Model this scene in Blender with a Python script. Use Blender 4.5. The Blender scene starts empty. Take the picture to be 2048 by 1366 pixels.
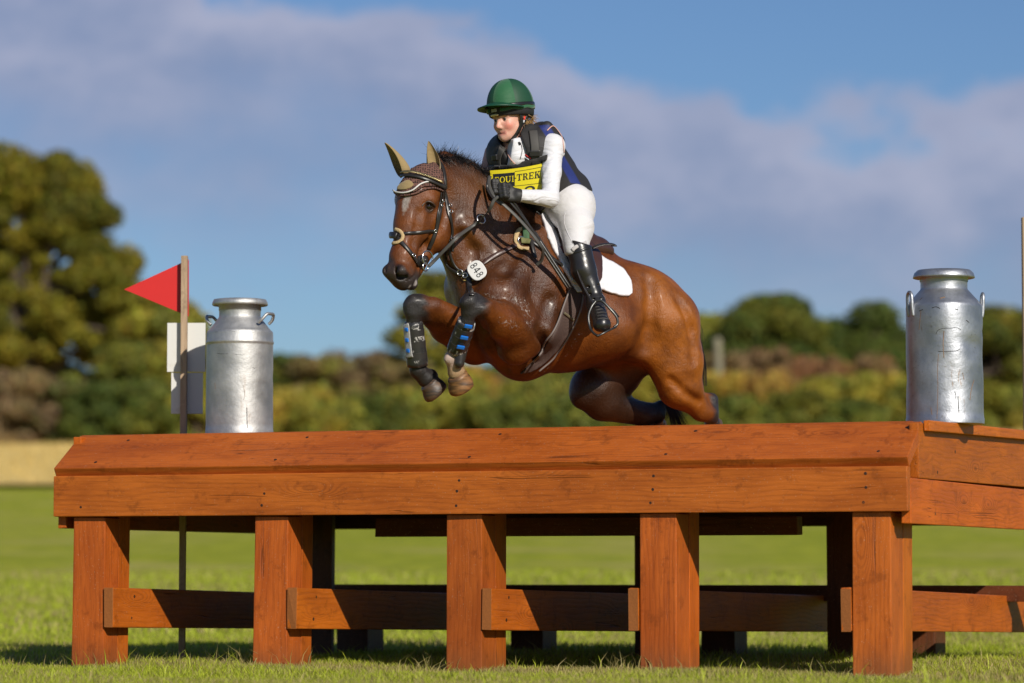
import bpy, math, random
import numpy as np
from mathutils import Vector, Matrix
from mathutils.bvhtree import BVHTree

scene = bpy.context.scene
R = math.radians
rng = np.random.default_rng(7)
random.seed(7)

# ------------------------------------------------------------------ camera, sky, sun, exposure
F_PX = 6718.0                     # focal length in pixels of a 2048-wide frame
CAM_Z = 0.47
HORIZON = 1150.0
PITCH = math.atan((HORIZON - 683.0) / F_PX)
cam_data = bpy.data.cameras.new("camera")
cam = bpy.data.objects.new("camera", cam_data)
scene.collection.objects.link(cam)
cam.location = (0, 0, CAM_Z)
cam.rotation_euler = (R(90) + PITCH, 0, 0)
cam_data.sensor_width = 36.0
cam_data.lens = F_PX / 2048.0 * 36.0
cam_data.clip_start = 0.5
cam_data.clip_end = 3000.0
cam_data.dof.use_dof = True
cam_data.dof.focus_distance = 16.65
cam_data.dof.aperture_fstop = 1.8
cam_data.dof.aperture_blades = 0
scene.camera = cam

SUN_AZ, SUN_EL = R(27.0), R(29.5)      # light comes from behind the camera, from its right
world = bpy.data.worlds.new("World")
scene.world = world
world.use_nodes = True
nt = world.node_tree
nt.nodes.clear()
def wn(kind, **kw):
    n = nt.nodes.new(kind)
    for k, v in kw.items():
        setattr(n, k, v)
    return n
out = wn("ShaderNodeOutputWorld")
bg = wn("ShaderNodeBackground")
sky = wn("ShaderNodeTexSky", sky_type="NISHITA")
sky.sun_disc = False
sky.sun_elevation = SUN_EL
sky.sun_rotation = R(180.0) - SUN_AZ
sky.altitude = 100.0
sky.air_density = 1.0
sky.dust_density = 0.4
sky.ozone_density = 2.5
def wmath(op, a, b=None, c=None, clamp=False):
    n = wn("ShaderNodeMath", operation=op)
    n.use_clamp = clamp
    for i, v in enumerate((a, b, c)):
        if v is None: continue
        if isinstance(v, (int, float)): n.inputs[i].default_value = v
        else: nt.links.new(v, n.inputs[i])
    return n.outputs[0]
def wsmooth(x, lo, hi):
    n = wn("ShaderNodeMapRange", interpolation_type="SMOOTHSTEP")
    nt.links.new(x, n.inputs[0]); n.inputs[1].default_value = lo; n.inputs[2].default_value = hi
    return n.outputs[0]
tc = wn("ShaderNodeTexCoord")
sep = wn("ShaderNodeSeparateXYZ"); nt.links.new(tc.outputs["Generated"], sep.inputs[0])
dx, dy, dz = sep.outputs
def wnoise(scale, detail, rough, zs=1.0):
    m = wn("ShaderNodeMapping"); nt.links.new(tc.outputs["Generated"], m.inputs[0])
    m.inputs["Scale"].default_value = (scale, scale, scale * zs)
    n = wn("ShaderNodeTexNoise"); nt.links.new(m.outputs[0], n.inputs["Vector"])
    n.inputs["Scale"].default_value = 1.0; n.inputs["Detail"].default_value = detail; n.inputs["Roughness"].default_value = rough
    return n.outputs["Fac"]
# a long bank of soft cloud low in the sky: crisp, lumpy top edge, base fading into the blue
n1 = wnoise(9.0, 4.0, 0.5, 1.6)
n2 = wnoise(26.0, 5.0, 0.55, 1.6)
n3 = wnoise(5.0, 3.0, 0.5, 2.5)
edge = wmath("ADD", wmath("MULTIPLY", dx, 0.165), -0.160)                # bank top falls to the right
e = wmath("ADD", dz, edge)
e = wmath("ADD", e, wmath("MULTIPLY", wmath("SUBTRACT", n1, 0.5), 0.075))
e = wmath("ADD", e, wmath("MULTIPLY", wmath("SUBTRACT", n2, 0.5), 0.048))
top = wmath("SUBTRACT", 1.0, wsmooth(e, -0.007, 0.004))
base = wsmooth(wmath("ADD", e, wmath("MULTIPLY", wmath("SUBTRACT", n3, 0.5), 0.05)), -0.092, -0.022)
mask = wmath("MULTIPLY", wmath("MULTIPLY", top, base), 0.80)
lump = wsmooth(n2, 0.3, 0.75)
CL = wn("ShaderNodeMix", data_type="RGBA"); nt.links.new(wmath('ADD', wmath('MULTIPLY', lump, 0.55), wmath('MULTIPLY', wsmooth(e, -0.034, -0.008), 0.45), clamp=True), CL.inputs[0])
CL.inputs[6].default_value = (3.4, 4.0, 6.1, 1); CL.inputs[7].default_value = (6.2, 6.2, 7.9, 1)
tint = wn("ShaderNodeMix", data_type="RGBA", blend_type="MULTIPLY"); tint.inputs[0].default_value = 1.0
nt.links.new(sky.outputs[0], tint.inputs[6]); tint.inputs[7].default_value = (0.66, 0.82, 1.07, 1)
mx = wn("ShaderNodeMix", data_type="RGBA")
nt.links.new(mask, mx.inputs[0]); nt.links.new(tint.outputs[2], mx.inputs[6]); nt.links.new(CL.outputs[2], mx.inputs[7])
nt.links.new(mx.outputs[2], bg.inputs[0])
bg.inputs[1].default_value = 0.072
nt.links.new(bg.outputs[0], out.inputs[0])

sun_d = bpy.data.lights.new("sun", "SUN")
sun = bpy.data.objects.new("sun", sun_d)
scene.collection.objects.link(sun)
sun_d.energy = 5.0
sun_d.angle = R(0.5)
sun_d.color = (1.0, 0.93, 0.82)
sdir = Vector((-math.sin(SUN_AZ) * math.cos(SUN_EL), math.cos(SUN_AZ) * math.cos(SUN_EL), -math.sin(SUN_EL)))
sun.rotation_euler = sdir.to_track_quat('-Z', 'Y').to_euler()
sun.location = (6, -10, 12)

scene.render.engine = 'CYCLES'
scene.view_settings.view_transform = 'Standard'
scene.view_settings.look = 'None'
scene.view_settings.gamma = 1.0
scene.view_settings.use_curve_mapping = False
scene.view_settings.exposure = 0.0
scene.cycles.use_denoising = True
scene.cycles.max_bounces = 6
scene.cycles.diffuse_bounces = 3
scene.cycles.transparent_max_bounces = 8

# ------------------------------------------------------------------ helpers
CAMP = np.array([0, 0, CAM_Z])
def ray(px, py):
    """unit-depth (Y = 1) world direction of a photo pixel"""
    c = np.array([(px - 1024.0) / F_PX, (683.0 - py) / F_PX, -1.0])
    cp, sp = math.cos(PITCH), math.sin(PITCH)
    d = np.array([c[0], -c[2] * cp - c[1] * sp, -c[2] * sp + c[1] * cp])
    return d / d[1]
def P(px, py, D):
    return CAMP + ray(px, py) * D
def Pplane(px, py, o, n):
    d = ray(px, py)
    t = np.dot(np.asarray(o) - CAMP, n) / np.dot(d, n)
    return CAMP + d * t

def setp(o, label=None, cat=None, group=None, kind=None):
    if label: o["label"] = label
    if cat: o["category"] = cat
    if group: o["group"] = group
    if kind: o["kind"] = kind
    return o
def link(name, me, mat=None, parent=None, smooth=False, M=None):
    o = bpy.data.objects.new(name, me)
    scene.collection.objects.link(o)
    if mat is not None and len(me.materials) == 0:
        for m_ in (mat if isinstance(mat, (list, tuple)) else [mat]):
            me.materials.append(m_)
    if smooth:
        me.polygons.foreach_set("use_smooth", [True] * len(me.polygons))
    if parent is not None:
        o.parent = parent
    if M is not None:
        o.matrix_world = M
        if parent is not None:
            o.matrix_basis = parent.matrix_world.inverted() @ M
    return o
def empty(name, loc=(0, 0, 0), rot=(0, 0, 0)):
    o = bpy.data.objects.new(name, None)
    scene.collection.objects.link(o)
    o.location = loc; o.rotation_euler = rot
    o.empty_display_size = 0.1
    o.matrix_world = Matrix.LocRotScale(Vector(loc), __import__("mathutils").Euler(rot), None)
    return o
def mesh(name, v, f):
    me = bpy.data.meshes.new(name)
    v = np.asarray(v, dtype=float)
    me.from_pydata(v.tolist() if len(v) < 200000 else v, [], [tuple(map(int, q)) for q in f] if not isinstance(f, np.ndarray) else f.tolist())
    me.update()
    return me
def fast_mesh(name, v, f):
    """v (n,3), f (m,k) arrays, all faces with k corners"""
    me = bpy.data.meshes.new(name)
    v = np.ascontiguousarray(v, dtype=np.float32); f = np.ascontiguousarray(f, dtype=np.int32)
    m, k = f.shape
    me.vertices.add(len(v)); me.vertices.foreach_set("co", v.ravel())
    me.loops.add(m * k); me.loops.foreach_set("vertex_index", f.ravel())
    me.polygons.add(m); me.polygons.foreach_set("loop_start", np.arange(0, m * k, k, dtype=np.int32))
    me.update(calc_edges=True)
    return me
def put_color(me, col, name="col"):
    a = me.color_attributes.new(name, 'FLOAT_COLOR', 'POINT')
    c = np.ones((len(me.vertices), 4), dtype=np.float32); c[:, :3] = col
    a.data.foreach_set("color", c.ravel())

# ---- node material helper
class Mat:
    def __init__(s, name):
        s.m = bpy.data.materials.new(name); s.m.use_nodes = True
        s.t = s.m.node_tree; s.b = s.t.nodes["Principled BSDF"]; s.out = s.t.nodes["Material Output"]
    def n(s, kind, **kw):
        x = s.t.nodes.new(kind)
        for k, v in kw.items(): setattr(x, k, v)
        return x
    def l(s, a, b): s.t.links.new(a, b)
    def set(s, **kw):
        names = dict(base="Base Color", rough="Roughness", metal="Metallic", spec="Specular IOR Level", coat="Coat Weight",
                     coatr="Coat Roughness", sheen="Sheen Weight", sss="Subsurface Weight")
        for k, v in kw.items():
            i = s.b.inputs[names[k]]
            if isinstance(v, bpy.types.NodeSocket): s.l(v, i)
            elif k == "base": i.default_value = (*v, 1)
            else: i.default_value = v
        return s
    def math(s, op, a, b=None, c=None, clamp=False):
        x = s.n("ShaderNodeMath", operation=op); x.use_clamp = clamp
        for i, v in enumerate((a, b, c)):
            if v is None: continue
            if isinstance(v, (int, float)): x.inputs[i].default_value = v
            else: s.l(v, x.inputs[i])
        return x.outputs[0]
    def co(s, scale=(1, 1, 1), kind="Object", loc=None):
        tcn = s.n("ShaderNodeTexCoord"); mp = s.n("ShaderNodeMapping")
        s.l(tcn.outputs[kind], mp.inputs[0]); mp.inputs["Scale"].default_value = scale
        if loc is not None:
            if isinstance(loc, bpy.types.NodeSocket): s.l(loc, mp.inputs["Location"])
            else: mp.inputs["Location"].default_value = loc
        return mp.outputs[0]
    def noise(s, vec, scale=1.0, detail=3.0, rough=0.5, dist=0.0, out="Fac"):
        x = s.n("ShaderNodeTexNoise"); s.l(vec, x.inputs["Vector"])
        x.inputs["Scale"].default_value = scale; x.inputs["Detail"].default_value = detail
        x.inputs["Roughness"].default_value = rough; x.inputs["Distortion"].default_value = dist
        return x.outputs[out]
    def ramp(s, fac, lo, hi, smooth=True):
        x = s.n("ShaderNodeMapRange"); x.interpolation_type = "SMOOTHSTEP" if smooth else "LINEAR"
        s.l(fac, x.inputs[0]); x.inputs[1].default_value = lo; x.inputs[2].default_value = hi
        return x.outputs[0]
    def mix(s, fac, a, b, mode="MIX"):
        x = s.n("ShaderNodeMix", data_type="RGBA", blend_type=mode)
        for i, v in ((0, fac), (6, a), (7, b)):
            if isinstance(v, bpy.types.NodeSocket): s.l(v, x.inputs[i])
            elif isinstance(v, (int, float)): x.inputs[i].default_value = v
            else: x.inputs[i].default_value = (*v, 1)
        return x.outputs[2]
    def bump(s, h, strength=0.3, dist=0.01, normal=None):
        x = s.n("ShaderNodeBump"); s.l(h, x.inputs["Height"])
        x.inputs["Strength"].default_value = strength; x.inputs["Distance"].default_value = dist
        if normal is not None: s.l(normal, x.inputs["Normal"])
        s.l(x.outputs[0], s.b.inputs["Normal"])
        return x.outputs[0]
def simple(name, base, rough=0.6, metal=0.0, bump=0.0, scale=60.0, var=0.15, spec=0.5):
    m = Mat(name)
    c = m.co()
    n = m.noise(c, scale, 4, 0.6)
    m.set(base=m.mix(n, tuple(x * (1 - var) for x in base), tuple(min(1, x * (1 + var)) for x in base)), rough=rough, metal=metal, spec=spec)
    if bump: m.bump(n, bump, 0.004)
    return m.m

# ---- geometry helpers
def box_vf(x0, x1, y0, y1, z0, z1):
    v = [(x, y, z) for x in (x0, x1) for y in (y0, y1) for z in (z0, z1)]
    f = [(0, 1, 3, 2), (4, 6, 7, 5), (0, 4, 5, 1), (2, 3, 7, 6), (0, 2, 6, 4), (1, 5, 7, 3)]
    return np.array(v, float), f
def bevel_box(name, x0, x1, y0, y1, z0, z1, b=0.004, jitter=0.0):
    import bmesh
    bm = bmesh.new()
    v, f = box_vf(x0, x1, y0, y1, z0, z1)
    vs = [bm.verts.new(p + (rng.normal(0, jitter, 3) if jitter else 0)) for p in v]
    for q in f: bm.faces.new([vs[i] for i in q])
    bmesh.ops.recalc_face_normals(bm, faces=bm.faces)
    if b > 0:
        bmesh.ops.bevel(bm, geom=bm.edges[:], offset=b, segments=2, profile=0.6, affect='EDGES')
    me = bpy.data.meshes.new(name); bm.to_mesh(me); bm.free()
    return me
def tube_vf(path, rad, n=8, cap=True, closed=False, flat=1.0, up=None):
    """tube along path (k,3); rad scalar or list; flat<1 squashes it along the second axis"""
    path = np.asarray(path, float); k = len(path)
    rad = np.full(k, rad) if np.isscalar(rad) else np.asarray(rad, float)
    if closed: tan = np.roll(path, -1, 0) - np.roll(path, 1, 0)
    else: tan = np.gradient(path, axis=0)
    tan /= np.linalg.norm(tan, axis=1)[:, None] + 1e-12
    u = np.array(up if up is not None else ((0, 0, 1) if abs(tan[0][2]) < 0.9 else (1, 0, 0)), float)
    V = []
    for i in range(k):
        if up is not None and np.ndim(up) == 2: u = up[i]
        a = u - np.dot(u, tan[i]) * tan[i]; a /= np.linalg.norm(a) + 1e-12
        b = np.cross(tan[i], a)
        if up is None: u = a
        for j in range(n):
            th = 2 * math.pi * j / n
            V.append(path[i] + rad[i] * (math.cos(th) * b + math.sin(th) * flat * a))
    Fc = []
    for i in range(k if closed else k - 1):
        i2 = (i + 1) % k
        for j in range(n):
            j2 = (j + 1) % n
            Fc.append((i * n + j, i * n + j2, i2 * n + j2, i2 * n + j))
    if cap and not closed:
        Fc.append(tuple(range(n))[::-1]); Fc.append(tuple((k - 1) * n + j for j in range(n)))
    return np.array(V), Fc
def lathe_vf(prof, n=48):
    V = []; Fc = []
    for r, z in prof:
        for j in range(n):
            a = 2 * math.pi * j / n
            V.append((r * math.cos(a), r * math.sin(a), z))
    for i in range(len(prof) - 1):
        for j in range(n):
            j2 = (j + 1) % n
            Fc.append((i * n + j, i * n + j2, (i + 1) * n + j2, (i + 1) * n + j))
    return np.array(V), Fc
def join_vf(*parts):
    V = []; Fc = []; o = 0
    for v, f in parts:
        V.append(np.asarray(v, float)); Fc += [tuple(int(i) + o for i in q) for q in f]; o += len(v)
    return np.concatenate(V), Fc
def catmull(pts, m=8, closed=False):
    pts = np.asarray(pts, float); k = len(pts); o = []
    rngi = range(k if closed else k - 1)
    for i in rngi:
        if closed: p0, p1, p2, p3 = pts[(i - 1) % k], pts[i], pts[(i + 1) % k], pts[(i + 2) % k]
        else: p0, p1, p2, p3 = pts[max(i - 1, 0)], pts[i], pts[i + 1], pts[min(i + 2, k - 1)]
        for t in np.linspace(0, 1, m, endpoint=False):
            o.append(0.5 * ((2 * p1) + (-p0 + p2) * t + (2 * p0 - 5 * p1 + 4 * p2 - p3) * t * t + (-p0 + 3 * p1 - 3 * p2 + p3) * t ** 3))
    if not closed: o.append(pts[-1])
    return np.array(o)
# ================================================================== GROUND
def ground_z(x, y):
    x = np.asarray(x, float); y = np.asarray(y, float)
    pts_y = np.array([-60, 0, 19, 24, 30, 60, 90, 150, 230, 400, 2500.])
    pts_z = np.array([0.0, 0.0, 0.0, 0.03, 0.12, 1.25, 3.0, 6.75, 9.0, 9.0, 9.0])
    z = sum(np.interp(y + d, pts_y, pts_z) for d in (-6, -3, 0, 3, 6)) / 5 * np.clip((y - 17) / 12, 0, 1)
    z = z + 0.013 * x * np.clip((y - 40) / 60, 0, 1) * np.clip(1 - (y - 200) / 300, 0, 1)
    near = 0.014 * np.sin(x * 1.9 + 0.6) * np.sin(y * 1.3 + 1.0) + 0.008 * np.sin(x * 4.3 + y * 3.1)
    return z - 0.005 + near * np.clip(1 - (y - 20) / 30, 0, 1)

m = Mat("grass_soil")
c = m.co()
nb = m.noise(c, 0.32, 4, 0.6); nm = m.noise(c, 2.2, 4, 0.65); nf = m.noise(c, 38.0, 3, 0.6)
g = m.mix(m.ramp(nm, 0.35, 0.68), (0.23, 0.27, 0.016), (0.40, 0.40, 0.035))
g = m.mix(m.math("MULTIPLY", m.ramp(nb, 0.46, 0.66), 0.70), g, (0.42, 0.36, 0.10))
g = m.mix(m.math("MULTIPLY", m.ramp(nf, 0.45, 0.7), 0.45), g, (0.13, 0.17, 0.014))
m.set(base=g, rough=0.95, spec=0.1)
m.bump(m.math("ADD", nf, nm), 0.9, 0.03)
ys = np.concatenate([np.linspace(-60, 12, 12), np.linspace(13, 32, 60), np.geomspace(33, 2400, 60)])
xs = np.concatenate([-np.geomspace(1500, 9, 24), np.linspace(-8, 8, 60), np.geomspace(9, 1500, 24)])
X, Y = np.meshgrid(xs, ys)
V = np.stack([X, Y, ground_z(X, Y)], -1).reshape(-1, 3)
nx = len(xs); i = np.arange(len(ys) - 1)[:, None] * nx + np.arange(nx - 1)[None, :]
Fq = np.stack([i, i + 1, i + nx + 1, i + nx], -1).reshape(-1, 4)
gr = link("ground", fast_mesh("ground", V, Fq), m.m, smooth=True)
setp(gr, "short mown green grass field sloping up behind the wooden jump", kind="structure")

# stubble field strip: pale straw, between the grass and the far hedge
ms = Mat("stubble")
c = ms.co(); n1_ = ms.noise(c, 0.5, 4, 0.6); n2_ = ms.noise(ms.co((0.6, 3, 1)), 1.5, 4, 0.7)
ms.set(base=ms.mix(n2_, ms.mix(n1_, (0.56, 0.37, 0.09), (0.66, 0.46, 0.14)), (0.78, 0.58, 0.22)), rough=0.9, spec=0.1)
ms.bump(n2_, 0.7, 0.15)
ys = np.linspace(0, 1, 30); xs = np.linspace(-120, 120, 120)
X, T = np.meshgrid(xs, ys)
near_edge = 88 + 1.2 * np.sin(X * 0.13) + 0.6 * np.sin(X * 0.41 + 1)
Y = near_edge + (178 - near_edge) * T
V = np.stack([X, Y, ground_z(X, Y) + 0.10 + 0.05 * rng.random(X.shape)], -1).reshape(-1, 3)
nx = len(xs); i = np.arange(len(ys) - 1)[:, None] * nx + np.arange(nx - 1)[None, :]
Fq = np.stack([i, i + 1, i + nx + 1, i + nx], -1).reshape(-1, 4)
st = link("stubble_field", fast_mesh("stubble_field", V, Fq), ms.m, smooth=True)
setp(st, "pale golden stubble field between the grass and the far hedge", kind="structure")

# ---- grass blades, thousands of tapered bent blades round the jump
def blades(n, x0, x1, y0, y1, hmin, hmax, w, dens=None, lean=0.5):
    x = rng.uniform(x0, x1, n); y = rng.uniform(y0, y1, n)
    keep = np.abs(x) < 0.158 * y + 0.6
    x, y = x[keep], y[keep]
    if dens is not None:
        k = rng.random(len(x)) < dens(x, y); x, y = x[k], y[k]
    n = len(x)
    patch = 0.5 + 0.5 * np.sin(x * 2.3 + 1.7 * np.sin(y * 1.9)) * np.sin(y * 2.9 + x)
    h = rng.uniform(hmin, hmax, n) * (0.65 + 0.6 * patch)
    a = rng.uniform(0, 2 * np.pi, n); la = rng.uniform(0, 2 * np.pi, n); lean_ = rng.uniform(0.1, lean, n) * h
    z = ground_z(x, y)
    base = np.stack([x, y, z - 0.003], -1)
    side = np.stack([np.cos(a), np.sin(a), 0 * a], -1) * (w * rng.uniform(0.6, 1.3, n))[:, None]
    ld = np.stack([np.cos(la), np.sin(la), 0 * a], -1) * lean_[:, None]
    up = np.array([0, 0, 1.0])
    v0 = base - side; v1 = base + side
    mid = base + ld * 0.35 + up * (h * 0.6)[:, None]
    v2 = mid + side * 0.75; v3 = mid - side * 0.75
    v4 = base + ld * 1.1 + up * h[:, None]
    return np.stack([v0, v1, v2, v3, v4], 1), x, y, patch
def make_blades(name, specs, mat, label, colfun):
    VV, CC = [], []
    for s in specs:
        v, x, y, patch = blades(**s)
        VV.append(v); c = colfun(x, y, patch); CC.append(np.repeat(c[:, None, :], 5, 1))
    V = np.concatenate(VV); C = np.concatenate(CC); n = len(V)
    b = np.arange(n)[:, None] * 5
    f = np.concatenate([b + np.array([[0, 1, 2]]), b + np.array([[0, 2, 3]]), b + np.array([[3, 2, 4]])])
    me = fast_mesh(name, V.reshape(-1, 3), f); put_color(me, C.reshape(-1, 3))
    o = link(name, me, mat); setp(o, label, "grass", kind="stuff"); return o
mg = Mat("grass_blade")
att = mg.n("ShaderNodeVertexColor", layer_name="col")
mg.set(base=att.outputs[0], rough=0.55, spec=0.25)
tr = mg.n("ShaderNodeBsdfTranslucent"); mg.l(att.outputs[0], tr.inputs[0])
mxs = mg.n("ShaderNodeMixShader"); mxs.inputs[0].default_value = 0.3
mg.l(mg.b.outputs[0], mxs.inputs[1]); mg.l(tr.outputs[0], mxs.inputs[2]); mg.l(mxs.outputs[0], mg.out.inputs[0])
GTH = math.atan(1.65 / 4.18); GT = (math.sin(GTH), math.cos(GTH)); GS = (math.cos(GTH), -math.sin(GTH)); GP0 = P(106, HORIZON, 17.2)
def near_posts(x, y):
    s_ = (x - GP0[0]) * GS[0] + (y - GP0[1]) * GS[1]; t_ = (x - GP0[0]) * GT[0] + (y - GP0[1]) * GT[1]
    w = sum(np.exp(-((s_ - q) / .16) ** 2 - ((t_ - .15) / .22) ** 2) for q in (.2, 1.14, 2.1, 3.06, 4.1))
    return np.clip(w, 0, 1)
def gcol(x, y, patch):
    n = len(x); r = rng.random(n)
    dry = np.clip(0.5 + 0.8 * np.sin(x * 1.1 + 2 * np.sin(y * 0.8 + 0.4)) * np.sin(y * 1.7 + x * 0.6), 0, 1)
    c = np.stack([0.27 + 0.20 * r, 0.33 + 0.19 * r, 0.018 + 0.03 * r], -1)
    tf_ = (x - GP0[0]) * GT[0] + (y - GP0[1]) * GT[1]
    near_ = np.exp(-((tf_ - 0.02) / 0.30) ** 2) * (x > -2.6)
    straw = (rng.random(n) < 0.12 + 0.42 * dry + 0.45 * near_)[:, None]
    c = np.where(straw, np.stack([0.30 + .14 * r, 0.26 + .10 * r, 0.09 + .05 * r], -1), c)
    dark = (rng.random(n) < 0.18)[:, None]
    return np.where(dark, c * 0.6, c)
make_blades("grass", [
    dict(n=150000, x0=-3.2, x1=3.2, y0=13.2, y1=17.5, hmin=0.018, hmax=0.045, w=0.0022, lean=0.9),
    dict(n=90000, x0=-3.6, x1=3.6, y0=17.5, y1=24.0, hmin=0.02, hmax=0.06, w=0.003, lean=0.8),
    dict(n=9000, x0=-3.4, x1=3.4, y0=13.6, y1=22.0, hmin=0.05, hmax=0.11, w=0.0026, lean=1.0,
         dens=lambda x, y: (np.sin(x * 3.3 + y) * np.sin(y * 2.1 - x * 1.3) > 0.45) * 0.9 + 0.06),
    dict(n=16000, x0=-2.7, x1=2.2, y0=15.0, y1=17.8, hmin=0.05, hmax=0.12, w=0.0026, lean=1.1, dens=lambda x, y: near_posts(x, y) * .55),
    dict(n=50000, x0=-6, x1=6, y0=24.0, y1=40.0, hmin=0.03, hmax=0.08, w=0.007, lean=0.8),
], mg.m, "short trampled grass blades growing round the feet of the wooden jump", gcol)

def scol(x, y, patch):
    r = rng.random(len(x)); return np.stack([.55 + .30 * r, .38 + .24 * r, .10 + .12 * r], -1) * (0.7 + .3 * patch)[:, None]
def sblades():
    global _gz
    return dict(n=26000, x0=-26, x1=26, y0=88.5, y1=150, hmin=0.12, hmax=0.34, w=0.03, lean=0.6)
v_, x_, y_, p_ = blades(**sblades()); c_ = np.repeat(scol(x_, y_, p_)[:, None, :], 5, 1); n_ = len(v_); b_ = np.arange(n_)[:, None] * 5
me = fast_mesh("straw", v_.reshape(-1, 3), np.concatenate([b_ + np.array([[0, 1, 2]]), b_ + np.array([[0, 2, 3]]), b_ + np.array([[3, 2, 4]])])); put_color(me, c_.reshape(-1, 3))
setp(link("straw", me, mg.m), "dry golden straw standing in the stubble field", "straw", kind="stuff")

# ================================================================== TREES AND HEDGES
ml = Mat("foliage")
att = ml.n("ShaderNodeVertexColor", layer_name="col")
ml.set(base=att.outputs[0], rough=0.6, spec=0.2)
tr = ml.n("ShaderNodeBsdfTranslucent"); ml.l(att.outputs[0], tr.inputs[0])
mxs = ml.n("ShaderNodeMixShader"); mxs.inputs[0].default_value = 0.42
ml.l(ml.b.outputs[0], mxs.inputs[1]); ml.l(tr.outputs[0], mxs.inputs[2]); ml.l(mxs.outputs[0], ml.out.inputs[0])
M_LEAF = ml.m
LK = 1.75
M_BARK = simple("bark", (0.09, 0.065, 0.045), 0.9, bump=0.6, scale=6, var=0.4)
def leaf_cloud(clumps, per, size, cols, flat=0.75):
    """clumps: (k,4) centre and radius -> quads scattered through each clump's outer volume"""
    V, C = [], []
    cols = np.array(cols)
    for cx_, cy_, cz_, r_ in clumps:
        n = int(per * (r_ ** 1.7))
        d = rng.normal(size=(n, 3)); d /= np.linalg.norm(d, axis=1)[:, None]
        rr = r_ * rng.uniform(0.25, 1.25, n) ** 0.7
        p = np.array([cx_, cy_, cz_]) + d * rr[:, None] * np.array([1, 1, flat])
        nrm = d + rng.normal(0, 0.7, (n, 3)); nrm /= np.linalg.norm(nrm, axis=1)[:, None]
        a = np.cross(nrm, rng.normal(size=(n, 3))); a /= np.linalg.norm(a, axis=1)[:, None]
        b = np.cross(nrm, a); s = (size * rng.uniform(0.5, 1.3, n))[:, None]
        V.append(np.stack([p - a * s, p - b * s * .6, p + a * s, p + b * s * .6], 1))
        base = cols[rng.integers(0, len(cols))]
        cc = (base * .55 + .45 * cols[rng.integers(0, len(cols), n)]) * rng.uniform(0.55, 1.4, (n, 1)) * (1 + rng.normal(0, 0.08, (n, 3)))
        C.append(np.repeat(np.clip(cc * LK, 0.002, 1)[:, None, :], 4, 1))
    V = np.concatenate(V); C = np.concatenate(C); n = len(V)
    return V.reshape(-1, 3), np.arange(n * 4).reshape(n, 4), C.reshape(-1, 3)
def tree(name, x, y, h, w, label, cat, cols, nclump=26, per=260, size=0.32, crown0=0.3, group=None, holes=0.0, seed=0, trunk=0.35, shape=None, cr_=(.13, .22)):
    r0 = np.random.default_rng(seed)
    z0 = float(ground_z(x, y))
    t = empty(name, (x, y, z0)); setp(t, label, cat, group)
    cl = []; parts = []
    hc = h * crown0
    top = np.array([0, 0, h * 0.55])
    parts.append(tube_vf(catmull([(0, 0, -0.3), (0.05 * w, 0, h * .2), (0, .02 * w, h * .4), top], 4), np.linspace(trunk, trunk * .35, 13), 8))
    for k in range(nclump):
        a = r0.uniform(0, 2 * np.pi); u = r0.uniform(0, 1)
        zz = hc + (h - hc) * u
        prof = math.sqrt(max(0.05, 1 - (2 * (u ** 0.8) - 0.9) ** 2)) if shape is None else shape(u)
        rad = w * 0.5 * prof * math.sqrt(r0.uniform(0.12, 1))
        cr = w * r0.uniform(*cr_) * (1 - holes * 0.35)
        cpt = np.array([rad * math.cos(a), rad * math.sin(a), min(zz, h - cr * 0.7)])
        cl.append((*cpt, cr))
        if k % 2 == 0:
            s = np.array([0, 0, h * r0.uniform(.2, .5)])
            parts.append(tube_vf(catmull([s, (s + cpt) / 2 + r0.normal(0, .05 * w, 3) * np.array([1, 1, .5]), cpt], 3), np.linspace(trunk * .35, trunk * .08, 7), 5))
    v, f = join_vf(*parts)
    link("trunk", mesh("trunk", v, f), M_BARK, t, smooth=True)
    v, f, c_ = leaf_cloud(cl, per, size, cols)
    me = fast_mesh("crown", v, f); put_color(me, c_); link("crown", me, M_LEAF, t)
    return t
OLIVE = [(0.115, 0.108, 0.012), (0.082, 0.082, 0.012), (0.15, 0.130, 0.014), (0.055, 0.062, 0.012)]
YELL = [(0.28, 0.235, 0.030), (0.20, 0.190, 0.030), (0.25, 0.20, 0.032), (0.15, 0.155, 0.03)]
DARK = [(0.045, 0.068, 0.014), (0.06, 0.08, 0.018), (0.075, 0.09, 0.016)]
MIDG = [(0.13, 0.145, 0.024), (0.18, 0.175, 0.028), (0.10, 0.115, 0.026)]
BROWN = [(0.17, 0.115, 0.060), (0.13, 0.092, 0.05), (0.20, 0.145, 0.06)]
RUST = [(0.22, 0.105, 0.05), (0.17, 0.10, 0.05), (0.24, 0.15, 0.05)]
GOLD = [(0.36, 0.25, 0.035), (0.30, 0.20, 0.04), (0.24, 0.20, 0.035)]
def tx(px, D): return (px - 1024) / F_PX * D
def at_h(y_top, y_base, D): return (y_base - y_top) / F_PX * D
def zh(py, x, D):     # height above ground at D of photo row py
    return CAM_Z + (HORIZON - py) / F_PX * D - float(ground_z(x, D))
D = 150.0
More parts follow.
